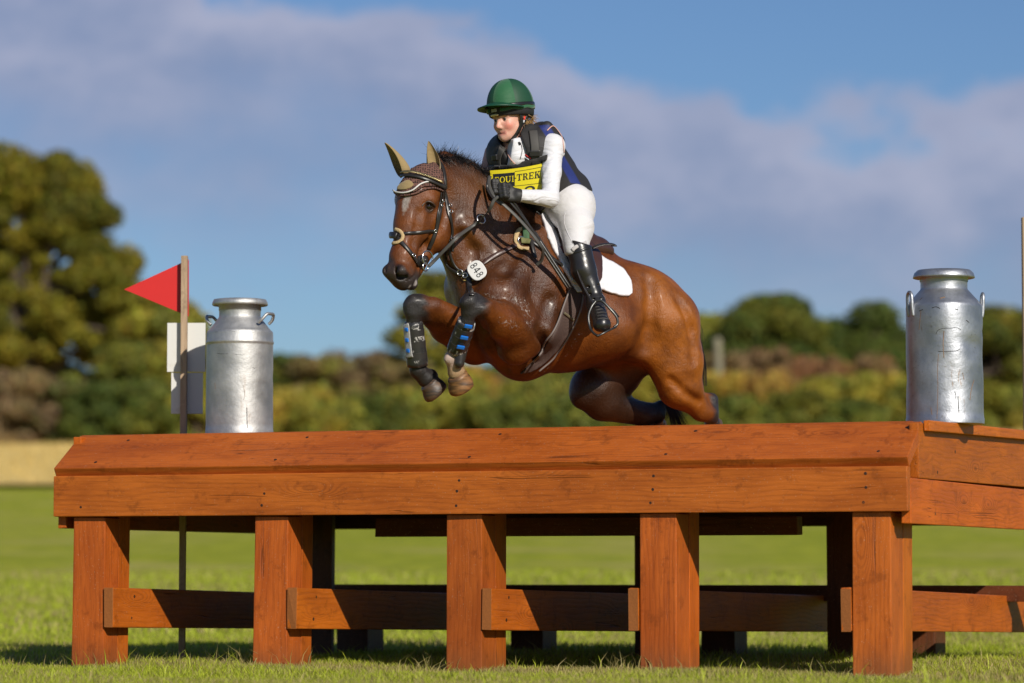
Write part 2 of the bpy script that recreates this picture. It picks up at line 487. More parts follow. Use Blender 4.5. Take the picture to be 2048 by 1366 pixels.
# the large oak at the left: explicit clumps so that its outline and sky holes follow the photo
def oak():
    x0 = tx(60, D); z0 = float(ground_z(x0, D))
    t = empty("oak_tree", (x0, D, z0)); setp(t, "tallest tree, olive leafed oak with sky showing through its crown, left edge", "tree")
    pts = [(-60, 350, 62), (20, 345, 50), (75, 370, 52), (140, 370, 52), (180, 410, 48), (120, 430, 45), (40, 410, 40), (190, 460, 40), (-20, 430, 50),
           (150, 490, 38), (70, 505, 28), (10, 500, 34), (-60, 520, 60), (200, 540, 42), (250, 545, 42), (140, 570, 36), (275, 590, 34), (215, 600, 46), (120, 600, 30),
           (20, 590, 46), (60, 650, 40), (140, 650, 42), (200, 660, 46), (260, 650, 44), (10, 680, 44), (80, 700, 38), (-50, 640, 60), (170, 700, 30), (250, 705, 38), (40, 735, 34), (-30, 730, 40), (290, 640, 32), (40, 380, 55), (110, 400, 55), (160, 440, 50), (60, 460, 42), (-20, 340, 60), (180, 620, 48), (60, 560, 30), (230, 600, 48), (100, 640, 44), (160, 560, 34), (90, 340, 34), (130, 345, 36), (-30, 600, 50)]
    cl = []
    r0 = np.random.default_rng(3)
    for px, py, r in pts:
        for k in range(4):
            dd = r0.uniform(-2.2, 2.2)
            w = P(px + r0.normal(0, 15), py + r0.normal(0, 13), D + dd) - np.array([x0, D, z0])
            cl.append((*w, r / F_PX * D * r0.uniform(0.60, 1.05)))
    base = np.array([-1.0, 0, -0.3]); parts = []
    parts.append(tube_vf(catmull([base, (-.9, 0, 2.2), (-.5, 0, 4.5), (0, 0, 7.0), (.3, 0, 9.5)], 5), np.linspace(.62, .12, 21), 9))
    for k, c_ in enumerate(cl[::4]):
        s = np.array([-.8 + .03 * k, 0, 1.8 + 4.5 * (k % 5) / 5]); c3 = np.array(c_[:3])
        parts.append(tube_vf(catmull([s, s * .5 + c3 * .5 + np.array([0, 0, .5]), c3], 4), np.linspace(.24, .05, 9), 5))
    v, f = join_vf(*parts); link("trunk", mesh("trunk", v, f), M_BARK, t, smooth=True)
    v, f, c_ = leaf_cloud(cl, 1100, 0.13, OLIVE + [(0.17, 0.14, 0.014)])
    me = fast_mesh("crown", v, f); put_color(me, c_); link("crown", me, M_LEAF, t)
oak()
def tr_px(name, px, top, width_px, D, label, cat="tree", **kw):
    x = tx(px, D); tree(name, x, D, zh(top, x, D), width_px / F_PX * D, label, cat, **kw)
tr_px("broadleaf_tree", 345, 600, 230, 146, "yellow green bushy tree behind the red flag and white signs", cols=YELL + MIDG, nclump=34, per=800, size=.14, cr_=(.10, .20), crown0=.08, seed=11)
tr_px("broadleaf_tree", 250, 690, 240, 143, "olive green spreading tree low beneath the right side of the oak", cols=MIDG + OLIVE, nclump=30, per=800, size=.14, cr_=(.10, .20), crown0=.05, seed=12)
tr_px("broadleaf_tree", 862, 545, 190, 152, "narrow olive tree rising behind the horse's chest and front knees", cols=OLIVE + YELL[:2], nclump=30, per=800, size=.14, cr_=(.10, .20), crown0=.25, seed=13)
tr_px("broadleaf_tree", 1438, 630, 250, 160, "bright yellow green tree just right of the horse's rump", cols=MIDG + YELL[:2], nclump=30, per=800, size=.14, cr_=(.10, .20), crown0=.1, seed=14)
tr_px("broadleaf_tree", 1555, 594, 290, 156, "dark round tree with sky gaps between rump and right churn", cols=DARK + OLIVE[:1], nclump=56, per=800, size=.14, cr_=(.10, .20), crown0=.12, holes=.2, seed=15)
tr_px("broadleaf_tree", 1738, 608, 290, 158, "dark dome shaped tree just left of the dented milk churn", cols=DARK + [(0.09, 0.11, 0.02)], nclump=44, per=800, size=.14, cr_=(.10, .20), crown0=.1, seed=16)
tr_px("broadleaf_tree", 2005, 618, 310, 150, "dark olive tree at the right edge beyond the dented milk churn", cols=DARK + OLIVE, nclump=44, per=800, size=.14, cr_=(.10, .20), crown0=.1, seed=17)
# the hedgerow: every bush a thing
bushes = [  # px, top y, width, D, palette, words
 (30, 745, 170, 140, BROWN, "brown leafless looking bush under the oak at the left edge"),
 (120, 760, 130, 139, BROWN + DARK, "dark brown bush beneath the oak, second from the left edge"),
 (200, 770, 130, 138, DARK, "dark green bush under the oak left of the flag post"),
 (290, 760, 130, 138, DARK + MIDG, "green bush below the tree, just left of the flag post"),
 (385, 745, 120, 139, YELL, "yellow green bush hidden behind the two white signs"),
 (568, 708, 90, 150, DARK, "small dark evergreen bush just right of the left churn"),
 (590, 775, 130, 138, GOLD[1:] + YELL, "yellow bush beside the right side of the smooth churn"),
 (640, 715, 150, 150, BROWN + MIDG, "grey brown bush on the skyline right of the left churn"),
 (665, 800, 120, 136, MIDG + YELL, "low green bush between the left churn and the hooves"),
 (720, 700, 150, 151, BROWN, "brown leafless bush on the skyline left of the horse's knees"),
 (745, 790, 130, 137, DARK + OLIVE, "dark green low bush left of the hanging front hooves"),
 (800, 720, 130, 150, BROWN + OLIVE, "brown olive bush behind the far front leg of the horse"),
 (830, 780, 130, 138, MIDG + YELL, "bright green bush directly below the front hooves"),
 (905, 745, 130, 142, YELL, "yellow green bush right of the tan front hoof"),
 (950, 730, 100, 149, GOLD + RUST, "orange tinged bush behind the near front hoof"),
 (985, 790, 120, 137, DARK + MIDG, "dark green bush under the horse's girth"),
 (1060, 755, 140, 142, YELL + MIDG, "yellow green bush under the horse's belly"),
 (1130, 790, 120, 137, MIDG + DARK, "green bush left of the horse's far hind leg"),
 (1210, 760, 130, 143, OLIVE, "olive bush behind the far hind leg of the horse"),
 (1295, 745, 120, 143, YELL, "yellow bush seen between the horse's hind legs"),
 (1370, 760, 120, 141, OLIVE, "olive bush behind the near hind leg of the horse"),
 (1425, 745, 110, 143, GOLD, "golden bush just right of the hind leg of the horse"),
 (1450, 705, 120, 150, BROWN, "dark brown bush beneath the yellow green tree by the rump"),
 (1480, 795, 120, 136, MIDG + DARK, "low green bush right of the black hock"),
 (1520, 745, 130, 144, GOLD + RUST, "golden brown bush below the dark round tree"),
 (1545, 700, 130, 152, RUST + BROWN, "reddish brown bush under the dark tree with sky gaps"),
 (1585, 785, 130, 137, OLIVE + MIDG, "olive green bush halfway between rump and right churn"),
 (1640, 715, 130, 151, RUST, "rust red bush between the two dark round trees"),
 (1660, 755, 130, 141, YELL + MIDG, "yellow green bush in front of the rust red bush"),
 (1705, 800, 120, 136, DARK + MIDG, "low dark green bush left of the right churn"),
 (1740, 712, 130, 150, RUST + BROWN, "rust brown bush beneath the dark dome shaped tree"),
 (1760, 750, 140, 141, YELL, "large yellow bush just left of the right churn"),
 (1850, 760, 130, 140, MIDG, "green bush hidden mostly behind the right churn"),
 (1940, 760, 130, 139, OLIVE + MIDG, "olive bush just right of the dented churn's base"),
 (2030, 770, 130, 139, MIDG + YELL, "green bush at the right edge of the field"),
]
for k, (px, top_, w_, D_, pal, lab) in enumerate(bushes):
    x = tx(px, D_); h_ = zh(top_, x, D_)
    tree("hedge_bush", x, D_, h_, w_ * 1.25 / F_PX * D_, lab, "bush", pal, nclump=46, per=800, size=.11, crown0=.0, group="bushes of the hedgerow along the field",
         seed=100 + k, trunk=.1, cr_=(.09, .19), shape=lambda u: 1.0 - 0.45 * u * u)
# dense hedge mass behind the single bushes: nobody could count it
v, f, c_ = leaf_cloud([(tx(px, 155) + rng.normal(0, .4), 155 + rng.uniform(-2, 3), float(ground_z(tx(px, 155), 155)) + h_, rng.uniform(1.0, 1.5))
                       for px in range(-120, 2200, 26) for h_ in (0.6, 1.5 + rng.uniform(-.2, .5), 2.3 + rng.uniform(-.5, .6))], 420, .2, BROWN + OLIVE + MIDG + DARK)
me = fast_mesh("hedge", v, f); put_color(me, c_)
setp(link("hedge", me, M_LEAF), "mixed autumn hedge running the whole width of the far field", "hedge", kind="stuff")
# a pale stump-like post in the far hedge
pv, pf = tube_vf(catmull([(0, 0, 0), (.03, 0, 1.2), (-.02, 0, 2.4)], 4), [.17, .17, .16, .16, .15, .15, .14, .14, .13], 9)
x = tx(1437, 149.); po = link("dead_trunk", mesh("dead_trunk", pv * np.array([1.3, 1.3, zh(676, x, 149.) / 2.4]), pf), simple("pale_wood", (0.21, 0.19, 0.125), .9), smooth=True)
po.location = (x, 149., float(ground_z(x, 149.))); setp(po, "pale upright dead trunk in the hedge right of the horse's rump", "tree trunk")
# ================================================================== THE WOODEN TABLE JUMP
TH = math.atan(1.65 / 4.18)
ES = np.array([math.cos(TH), -math.sin(TH), 0.0]); ET = np.array([math.sin(TH), math.cos(TH), 0.0])
O_T = P(106, HORIZON, 17.2); O_T[2] = 0.0
LEN = 4.49
ZC = CAM_Z
def T(s, t, z): return O_T + ES * s + ET * t + np.array([0, 0, ZC + z])      # z relative to the camera's height
def s_at(px, t):
    p = Pplane(px, HORIZON, O_T + ET * t, ET); return float(np.dot(p - O_T, ES))
MT = Matrix(((ES[0], ET[0], 0, O_T[0]), (ES[1], ET[1], 0, O_T[1]), (0, 0, 1, 0), (0, 0, 0, 1)))
def wood_mat(name, light, mid, dark, rough=0.5, grain=1.0):
    m = Mat(name)
    oi = m.n("ShaderNodeObjectInfo")
    cmb = m.n("ShaderNodeCombineXYZ"); r7 = m.math("MULTIPLY", oi.outputs["Random"], 37.0)
    m.l(r7, cmb.inputs[0]); m.l(m.math("MULTIPLY", oi.outputs["Random"], 11.0), cmb.inputs[1]); m.l(m.math("MULTIPLY", oi.outputs["Random"], 5.0), cmb.inputs[2])
    c = m.co((1, 1, 1), "Object", cmb.outputs[0])
    vo = m.n("ShaderNodeTexVoronoi"); mp = m.n("ShaderNodeMapping"); m.l(c, mp.inputs[0]); mp.inputs["Scale"].default_value = (1.5, 5.2, 5.2)
    m.l(mp.outputs[0], vo.inputs["Vector"]); vo.inputs["Scale"].default_value = 1.0; vo.inputs["Randomness"].default_value = 1.0
    knot = m.math("SUBTRACT", 1.0, m.ramp(vo.outputs["Distance"], 0.02, 0.36))
    sp = m.n("ShaderNodeSeparateXYZ"); m.l(c, sp.inputs[0])
    mp2 = m.n("ShaderNodeMapping"); m.l(c, mp2.inputs[0]); mp2.inputs["Scale"].default_value = (1.6, 5, 5)
    wob = m.noise(mp2.outputs[0], 1.0, 3, 0.5)
    yy = m.math("ADD", sp.outputs[1], m.math("MULTIPLY", sp.outputs[2], 0.83))
    yy = m.math("ADD", yy, m.math("MULTIPLY", wob, 0.10))
    yy = m.math("ADD", yy, m.math("MULTIPLY", knot, 0.10))
    ring = m.math("SINE", m.math("MULTIPLY", yy, 300.0))
    ring = m.ramp(ring, -0.3, 1.0)
    mp3 = m.n("ShaderNodeMapping"); m.l(c, mp3.inputs[0]); mp3.inputs["Scale"].default_value = (5, 90, 90)
    scuff0 = m.noise(mp2.outputs[0], 0.9, 3, 0.6)
    fine = m.noise(mp3.outputs[0], 1.0, 3, 0.7)
    mp4 = m.n("ShaderNodeMapping"); m.l(c, mp4.inputs[0]); mp4.inputs["Scale"].default_value = (1.8, 6, 6)
    blot = m.noise(mp4.outputs[0], 1.2, 5, 0.65)
    col = m.mix(m.ramp(blot, 0.32, 0.70), mid, light)
    col = m.mix(m.math("MULTIPLY", m.math("MULTIPLY", ring, m.math("ADD", m.math("MULTIPLY", m.ramp(scuff0, .35, .65), .5), m.math("MULTIPLY", knot, .8))), 0.42 * grain), col, dark)
    col = m.mix(m.math("MULTIPLY", m.ramp(fine, 0.52, 0.75), 0.42 * grain), col, dark)
    kn = m.ramp(vo.outputs["Distance"], 0.0, 0.10)
    col = m.mix(m.math("MULTIPLY", m.math("SUBTRACT", 1.0, kn), 0.62), col, dark)
    # drying cracks: thin dark lines along the grain
    mp5 = m.n("ShaderNodeMapping"); m.l(c, mp5.inputs[0]); mp5.inputs["Scale"].default_value = (0.4, 17, 17)
    ck = m.noise(mp5.outputs[0], 1.0, 2, 0.5)
    crack = m.math("MULTIPLY", m.math("SUBTRACT", 1.0, m.ramp(m.math("ABSOLUTE", m.math("SUBTRACT", ck, 0.5)), 0.0, 0.007)), m.ramp(m.noise(mp2.outputs[0], 1.3, 1, .5), 0.56, 0.62))
    col = m.mix(m.math("MULTIPLY", crack, 0.55), col, tuple(x * 0.25 for x in dark))
    spk = m.noise(c, 150.0, 1, 0.5)
    col = m.mix(m.math("MULTIPLY", m.ramp(spk, 0.70, 0.76), 0.32), col, (0.55, 0.42, 0.30))
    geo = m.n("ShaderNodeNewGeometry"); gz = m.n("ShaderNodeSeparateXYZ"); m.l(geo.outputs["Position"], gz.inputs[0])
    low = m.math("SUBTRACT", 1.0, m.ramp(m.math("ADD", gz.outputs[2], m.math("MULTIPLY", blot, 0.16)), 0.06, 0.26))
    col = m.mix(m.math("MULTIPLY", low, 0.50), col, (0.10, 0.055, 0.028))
    scuff = m.noise(c, 9.0, 6, 0.75)
    col = m.mix(m.math("MULTIPLY", m.ramp(scuff, 0.54, 0.66), 0.55), col, tuple(x * 0.55 for x in mid))
    col = m.mix(m.math("MULTIPLY", m.ramp(scuff, 0.30, 0.42), -0.25), col, light)
    hv = m.n("ShaderNodeHueSaturation"); m.l(col, hv.inputs["Color"]); m.l(m.math("ADD", 0.84, m.math("MULTIPLY", oi.outputs["Random"], 0.30)), hv.inputs["Value"]); m.l(m.math("ADD", 0.4965, m.math("MULTIPLY", m.math("FRACT", m.math("MULTIPLY", oi.outputs["Random"], 7.3)), 0.007)), hv.inputs["Hue"]); col = hv.outputs[0]
    m.set(base=col, rough=m.math("ADD", rough - 0.1, m.math("MULTIPLY", blot, 0.25)), spec=0.28)
    h = m.math("ADD", m.math("MULTIPLY", ring, -0.18), m.math("MULTIPLY", fine, -0.6))
    h = m.math("ADD", h, m.math("MULTIPLY", crack, -2.0)); h = m.math("ADD", h, m.math("MULTIPLY", knot, 0.7))
    m.bump(h, 0.45, 0.004)
    return m.m
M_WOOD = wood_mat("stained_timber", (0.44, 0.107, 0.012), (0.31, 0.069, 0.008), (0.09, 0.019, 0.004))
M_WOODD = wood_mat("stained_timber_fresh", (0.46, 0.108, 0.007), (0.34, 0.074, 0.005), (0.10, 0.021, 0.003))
M_SHADEW = wood_mat('shade_toned_timber', (0.13, 0.035, 0.010), (0.085, 0.024, 0.008), (0.03, 0.010, 0.004))  # under-deck members: the deck's shade is darkened into the wood colour
M_GREYW = wood_mat("weathered_timber", (0.42, 0.31, 0.20), (0.31, 0.22, 0.14), (0.13, 0.09, 0.055), 0.75)
M_ENDG = simple("end_grain", (0.25, 0.078, 0.012), 0.8, bump=0.4, scale=90, var=0.3)
M_KNOT = 0
M_SCREW = simple("screw_hole", (0.045, 0.022, 0.014), 0.5, metal=0.4)
jump = empty("table_jump", tuple(O_T)); jump.matrix_world = MT; jump.rotation_euler = MT.to_euler(); jump.location = MT.translation
setp(jump, "wide reddish brown wooden cross country table jump on five front posts", "jump")
def plank(name, s0, s1, t0, t1, z0, z1, axis="s", mat=None, b=0.005, jit=0.0015, label=None, tilt=0.0):
    """a timber whose own X runs along the grain"""
    cs = np.array([(s0 + s1) / 2, (t0 + t1) / 2, (z0 + z1) / 2 + ZC]); d = np.array([s1 - s0, t1 - t0, z1 - z0]) / 2
    if axis == "s": B = [(1, 0, 0), (0, 1, 0), (0, 0, 1)]; h = d
    elif axis == "t": B = [(0, 1, 0), (-1, 0, 0), (0, 0, 1)]; h = d[[1, 0, 2]]
    else: B = [(0, 0, 1), (0, 1, 0), (-1, 0, 0)]; h = d[[2, 1, 0]]
    me = bevel_box(name, -h[0], h[0], -h[1], h[1], -h[2], h[2], b, jit)
    M = Matrix([[B[0][i], B[1][i], B[2][i], cs[i]] for i in range(3)] + [[0, 0, 0, 1]])
    if tilt: M = M @ Matrix.Rotation(tilt, 4, 'Y')
    o = link(name, me, mat or M_WOOD, jump); o.matrix_basis = M
    if label: o["label"] = label
    return o
fascia = plank("fascia_board", 0, LEN, 0.0, 0.05, 0.295, 0.503, "s")
# bevelled top board leaning back, ends mitred
bl = math.hypot(0.275, 0.178); ang = math.atan2(0.178, 0.275)
me = bevel_box("sloping_board", -LEN / 2, LEN / 2, 0, bl, -0.055, 0, 0.005, 0.001)
o = link("sloping_board", me, M_WOOD, jump); o.matrix_basis = Matrix.Translation((LEN / 2, -0.005, ZC + 0.545)) @ Matrix.Rotation(ang, 4, 'X')
# deck planks along the jump
tt = 0.285; k = 0
while tt < 3.2:
    w = 0.222
    up_ = 0.017 * (tt - 0.285)
    plank("deck_plank", -0.012 * (k % 2), LEN - 0.049, tt, tt + w, 0.672 + up_, 0.722 + up_ + (0.004 if k == 0 else 0), "s"); tt += w + 0.006; k += 1
TB = tt - 0.006
plank("edge_board", LEN + 0.0015, LEN + 0.034, 0.285, TB, 0.701, 0.751, "t", M_WOODD, tilt=-0.017)
for s0, s1 in ((-0.0, 0.045), (LEN - 0.045, LEN - 0.0)):
    plank("side_board", s0, s1, 0.052, TB - 0.03, 0.240, 0.450, "t", M_WOODD)
    plank("side_board", s0, s1, 0.20, TB - 0.03, 0.462, 0.722, "t", M_WOODD, tilt=-0.006)
plank("rear_board", 0.05, LEN - 0.05, TB - 0.05, TB, 0.275, 0.47, "s", M_SHADEW)
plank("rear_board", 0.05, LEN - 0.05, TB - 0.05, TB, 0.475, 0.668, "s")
plank("joist", s_at(757, 1.45), s_at(1600, 1.45), 1.40, 1.50, 0.205, 0.30, "s", M_SHADEW)
plank("joist", 0.05, LEN - 0.05, 0.60, 0.66, 0.56, 0.668, "s"); plank("joist", 0.05, LEN - 0.05, 2.3, 2.36, 0.56, 0.668, "s")
fronts = [(145, .26), (508, .29), (893, .32), (1280, .34), (1705, .38)]
rear_px = [606, 930, 1272, 1655]
sp_ = []
for k, (px, dep) in enumerate(fronts):
    s = s_at(px, 0.03); sp_.append(s)
    o = plank("post", s, s + 0.185, 0.03, 0.03 + dep * .55, -0.462 - 0.01 * (k > 1) , 0.293, "z", tilt=R(0.5 if k < 2 else .2))
    o = plank("post", s + 0.002, s + 0.187, 0.035 + dep * .55, 0.03 + dep, -0.462 - 0.01 * (k > 1), 0.50, "z", M_WOODD, tilt=R(0.5 if k < 2 else .2))
    bm_w = 0.05
    if k < 3: rs = s + 0.19
    else: rs = s - 0.055
    a = 0.0065
    o = plank("side_rail", rs, rs + bm_w, 0.022, 3.14 + 0.36 * (k == 3) + 0.8 * (k == 4), -0.295, -0.092, "t", M_WOODD, tilt=math.atan(0.018))
    eg = plank("rail_end", rs + .001, rs + bm_w - .001, 0.0185, 0.0217, -0.265, -0.064, "z", M_ENDG, b=0.0)
    # cross bearer carrying the deck on each frame
    plank("bearer", s + 0.02, s + 0.12, 0.03 + dep + 0.004, TB - 0.055, 0.52, 0.668, "t", M_WOODD) if 0 < k < 4 else None
for k, px in enumerate(rear_px):
    s = s_at(px, 2.72)
    plank("rear_post", s, s + 0.19, 2.70, 2.76, -0.46, 0.50, "z", M_SHADEW)
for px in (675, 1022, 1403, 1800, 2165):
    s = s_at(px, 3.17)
    plank("foot_block", s, s + 0.20, 3.16, 3.4, -0.47, -0.15, "z", M_SHADEW, b=0.006)
plank("rear_beam", s_at(655, 3.17), LEN + 0.1, 3.16, 3.3, -0.146, -0.058, "s", M_SHADEW)
s = sp_[2]
plank("foot_block", s + 0.03, s + 0.2, 0.05, 0.25, -0.51, -0.475, "s", M_GREYW)
plank("foot_block", sp_[3] + 0.01, sp_[3] + 0.2, 0.08, 0.3, -0.51, -0.476, "s", M_GREYW)
# countersunk screws
sv, sf = lathe_vf([(0.0, 0.0012), (0.006, 0.0015), (0.0085, 0.0005), (0.0085, -0.004)], 10)
screw_me = mesh("screw", sv, sf); screw_me.materials.append(M_SCREW)
rimv, rimf = lathe_vf([(0.0082, 0.0004), (0.0125, 0.0010), (0.0135, -0.002)], 12)
RX = Matrix.Rotation(R(90), 4, 'X')
def screw(s, z, dt=-0.0005):
    o = bpy.data.objects.new("screw", screw_me); scene.collection.objects.link(o); o.parent = jump
    o.matrix_basis = Matrix.Translation((s, dt, ZC + z)) @ RX
for k, (px, dep) in enumerate(fronts):
    s = sp_[k] + 0.07 + rng.normal(0, .01)
    for z in (0.475, 0.40, 0.335): 
        screw(s + rng.normal(0, .006), z + rng.normal(0, .006))
    for u in (0.055, 0.27):
        o = bpy.data.objects.new("screw", screw_me); scene.collection.objects.link(o); o.parent = jump
        o.matrix_basis = Matrix.Translation((s + 0.05 + 0.09 * (u > .1), -0.005 + u * math.cos(ang), ZC + 0.545 + u * math.sin(ang) + .0005)) @ Matrix.Rotation(ang, 4, 'X')
    for z in (-0.11, -0.22):
        o = bpy.data.objects.new("screw", screw_me); scene.collection.objects.link(o); o.parent = jump
        rs = (sp_[k] + 0.19 + 0.05) if k < 3 else (sp_[k] - 0.005)
        o.matrix_basis = Matrix.Translation((rs + .0005, 0.22 if z < -.2 else .25, ZC + z)) @ Matrix.Rotation(R(90), 4, 'Y')
for t_, z in ((0.55, 0.49), (0.5, 0.29), (0.9, .6)):
    o = bpy.data.objects.new("screw", screw_me); scene.collection.objects.link(o); o.parent = jump
    o.matrix_basis = Matrix.Translation((LEN + .0005, t_, ZC + z)) @ Matrix.Rotation(R(90), 4, 'Y')

# ================================================================== MILK CHURNS
def alu(name, dirt, rough=0.42, base=(0.62, 0.63, 0.65)):
    m = Mat(name); c = m.co()
    n1 = m.noise(c, 7, 5, 0.65); n2 = m.noise(c, 45, 4, 0.7); n3 = m.noise(m.co((1, 1, 0.18)), 16, 4, 0.7)
    b1 = m.mix(m.ramp(n1, .3, .75), tuple(x * .72 for x in base), base)
    b1 = m.mix(m.math("MULTIPLY", m.ramp(n2, .58, .75), .35 * dirt), b1, (0.16, 0.14, 0.12))
    b1 = m.mix(m.math("MULTIPLY", m.ramp(n3, .64, .72), .55 * dirt), b1, (0.24, 0.15, 0.09))
    m.set(base=b1, metal=0.9, rough=m.math("ADD", rough - .08, m.math("MULTIPLY", n1, .3)), spec=.5)
    m.bump(m.math("ADD", m.math("MULTIPLY", n1, 1.5), m.math("MULTIPLY", n2, .15)), .16, .02)
    return m.m
M_ALU1 = alu("dull_aluminium", .5, .50, (0.55, 0.55, 0.545)); M_ALU2 = alu("dented_aluminium", 1.5, .40, (0.46, 0.475, 0.51))
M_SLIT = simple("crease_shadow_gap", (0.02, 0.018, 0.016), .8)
CH_MESH = []
def churn(px, t, Rb, H, label, mat, dent, neck, shoulder, lid, handles, seed, rot):
    # base centre on the deck
    s = s_at(px, t); base = T(s, t, 0.7225 + 0.017 * (t - 0.2))
    root = empty("milk_churn", tuple(base), (0, 0, rot)); setp(root, label, "milk churn", "aluminium milk churns on the table jump")
    r0 = np.random.default_rng(seed); n = 96
    rn, rl = neck, lid
    prof = [(0.0, 0.006), (Rb * .96, 0.0), (Rb * 1.01, 0.004), (Rb * 1.01, 0.030), (Rb, 0.034)]
    hs = shoulder * H
    for z in np.linspace(0.06, hs - .075, 26): prof.append((Rb * (1.0 - .012 * z / H), z))
    if dent < 1: prof += [(Rb * .992, hs - .068), (Rb * 1.012, hs - .064), (Rb * 1.012, hs - .054), (Rb * .995, hs - .050)]
    prof += [(Rb * .99, hs - .012), (Rb * .975, hs)]
    zn = H * .865
    for u in np.linspace(.08, 1, 8): prof.append((Rb * .97 + (rn * 1.01 - Rb * .97) * u, hs + (zn - hs) * (u ** (1.15 if dent < 1 else 1.0))))
    prof += [(rn, zn + .006), (rn, H * .945), (rn * 1.02, H * .95), (rn * 1.02, H * .975), (0.0, H * .975)]
    v, f = lathe_vf(prof, n)
    # dents
    rad = np.hypot(v[:, 0], v[:, 1]); an = np.arctan2(v[:, 1], v[:, 0])
    d = np.zeros(len(v))
    for k in range(int(10 + 34 * dent)):
        a0 = r0.uniform(-np.pi, np.pi); z0 = r0.uniform(.06, hs); wa, wz = r0.uniform(.10, .38), r0.uniform(.02, .09)
        da = (an - a0 + np.pi) % (2 * np.pi) - np.pi
        d += r0.uniform(.2, 1) * np.exp(-(da / wa) ** 2 - ((v[:, 2] - z0) / wz) ** 2)
    if dent >= 1:
        for a0, z0, wa, wz, am in ((-2.3, .40, .35, .22, 1.0), (-1.55, .52, .22, .10, -.5), (-.9, .45, .30, .25, .9), (-1.6, .22, .45, .12, .8), (-1.2, .36, .2, .1, -.5)):
            da = (an - a0 + np.pi) % (2 * np.pi) - np.pi; d += am * np.exp(-(da / wa) ** 2 - ((v[:, 2] - z0) / wz) ** 2)
    mask = (rad > Rb * .8) & (v[:, 2] > .035) & (v[:, 2] < hs + .01)
    k_ = 1 - d * (0.010 + 0.014 * dent) / max(1e-6, 1) * mask
    v[:, 0] *= k_; v[:, 1] *= k_
    o = link("churn_body", mesh("churn_body", v, f), mat, root, smooth=True)
    root['_k'] = 1; del root['_k']; CH_MESH.append((v * 1.0 + base, f))
    md = o.modifiers.new("s", 'EDGE_SPLIT'); md.split_angle = R(42)
    zl = H * .955
    lp = [(0, zl + .018), (rl * .55, zl + .022), (rl * .86, zl + .030), (rl * .95, zl + .028), (rl, zl + .012), (rl * 1.01, zl), (rl * .985, zl - .004), (rl * .9, zl + .002), (rn * 1.02, zl + .004), (rn * 1.02, zl - .03), (rn * 1.0, zl - .03)]
    if dent >= 1: lp = [(0, zl + .026), (rl * .6, zl + .028), (rl * .86, zl + .026), (rl * .955, zl + .012), (rl * .99, zl - .004), (rl * 1.0, zl - .012), (rl * .97, zl - .014), (rn * 1.04, zl - .004), (rn * 1.03, zl - .03)]
    v, f = lathe_vf(lp, 64); link("lid", mesh("lid", v, f), mat, root, smooth=True)
    for hp in handles:
        v, f = tube_vf(catmull(hp, 6), .0085, 8); link("handle", mesh("handle", v, f), mat, root, smooth=True)
    return root, base, s
# left churn: loop handles at the shoulder
Rb = .175; hl = .70
def loop_handle(a, r0_, z0, z1, out_, spread):
    c, s_ = math.cos(a), math.sin(a); q = lambda r, z, w: (r * c - w * s_, r * s_ + w * c, z)
    return [q(r0_ - .005, z0, -spread), q(r0_ + .018, z0 + .02, -spread * .95), q(r0_ + out_, z1, -spread * .6), q(r0_ + out_ + .004, z1 + .002, 0), q(r0_ + out_, z1, spread * .6), q(r0_ + .018, z0 + .02, spread * .95), q(r0_ - .005, z0, spread)]
r1, b1, s1_ = churn(477, .82, .1775, .725, "smooth silver milk churn beside the signs, left end of the jump", M_ALU1, .25, .110, .76, .146,
      [loop_handle(R(-28), .153, .590, .636, .035, .052), loop_handle(R(152), .153, .590, .636, .035, .052)], 5, 0)
def bail(a, r_, z0, z1, spread):
    c, s_ = math.cos(a), math.sin(a); q = lambda r, z, w: (r * c - w * s_, r * s_ + w * c, z)
    return [q(r_, z0, -spread), q(r_ + .006, z0 + .04, -spread), q(r_ + .008, z1 - .02, -spread * .95), q(r_ + .009, z1, -spread * .4), q(r_ + .009, z1, spread * .4), q(r_ + .008, z1 - .02, spread * .95), q(r_ + .006, z0 + .04, spread), q(r_, z0, spread)]
r2, b2, s2_ = churn(1893, .98, .190, .770, "dented scratched milk churn on the near right corner of the jump", M_ALU2, 1.0, .115, .765, .152,
      [bail(R(-158), .184, .53, .645, .022), bail(R(5), .184, .53, .645, .022)], 9, 0)


# ================================================================== FLAG POST AND SIGN BOARDS
M_RED = simple("red_board", (0.52, 0.008, 0.006), .45, var=.08, scale=9)
M_WHITE = Mat("white_board"); c = M_WHITE.co()
M_WHITE.set(base=M_WHITE.mix(M_WHITE.math("MULTIPLY", M_WHITE.ramp(M_WHITE.noise(c, 9, 5, .7), .60, .78), .5), (0.60, 0.60, 0.57), (0.42, 0.36, 0.25)), rough=.5)
M_WHITE = M_WHITE.m
DP = 18.15
pb = P(366.5, 1318, DP); px_m = F_PX / DP
fp = empty("flag_post", (pb[0], DP, 0)); setp(fp, "tall weathered timber post with a red triangle flag and blank white signs", "marker post")
def part_box(name, px0, px1, py0, py1, d0, d1, mat, parent, base, b=.002, vertical=True):
    a = P(px0, py1, DP) - base; c_ = P(px1, py0, DP) - base
    w, h = c_[0] - a[0], c_[2] - a[2]
    if vertical: me = bevel_box(name, -h / 2, h / 2, d0, d1, -w / 2, w / 2, b); M = Matrix(((0, 0, 1, 0), (0, 1, 0, 0), (1, 0, 0, 0), (0, 0, 0, 1)))
    else: me = bevel_box(name, -w / 2, w / 2, d0, d1, -h / 2, h / 2, b); M = Matrix.Identity(4)
    o = link(name, me, mat, parent); o.matrix_basis = Matrix.Translation(((a[0] + c_[0]) / 2, 0, (a[2] + c_[2]) / 2)) @ M
    return o
B0 = np.array([pb[0], DP, 0.])
part_box("post", 357.5, 375.5, 512, 1330, -.025, .025, M_GREYW, fp, B0)
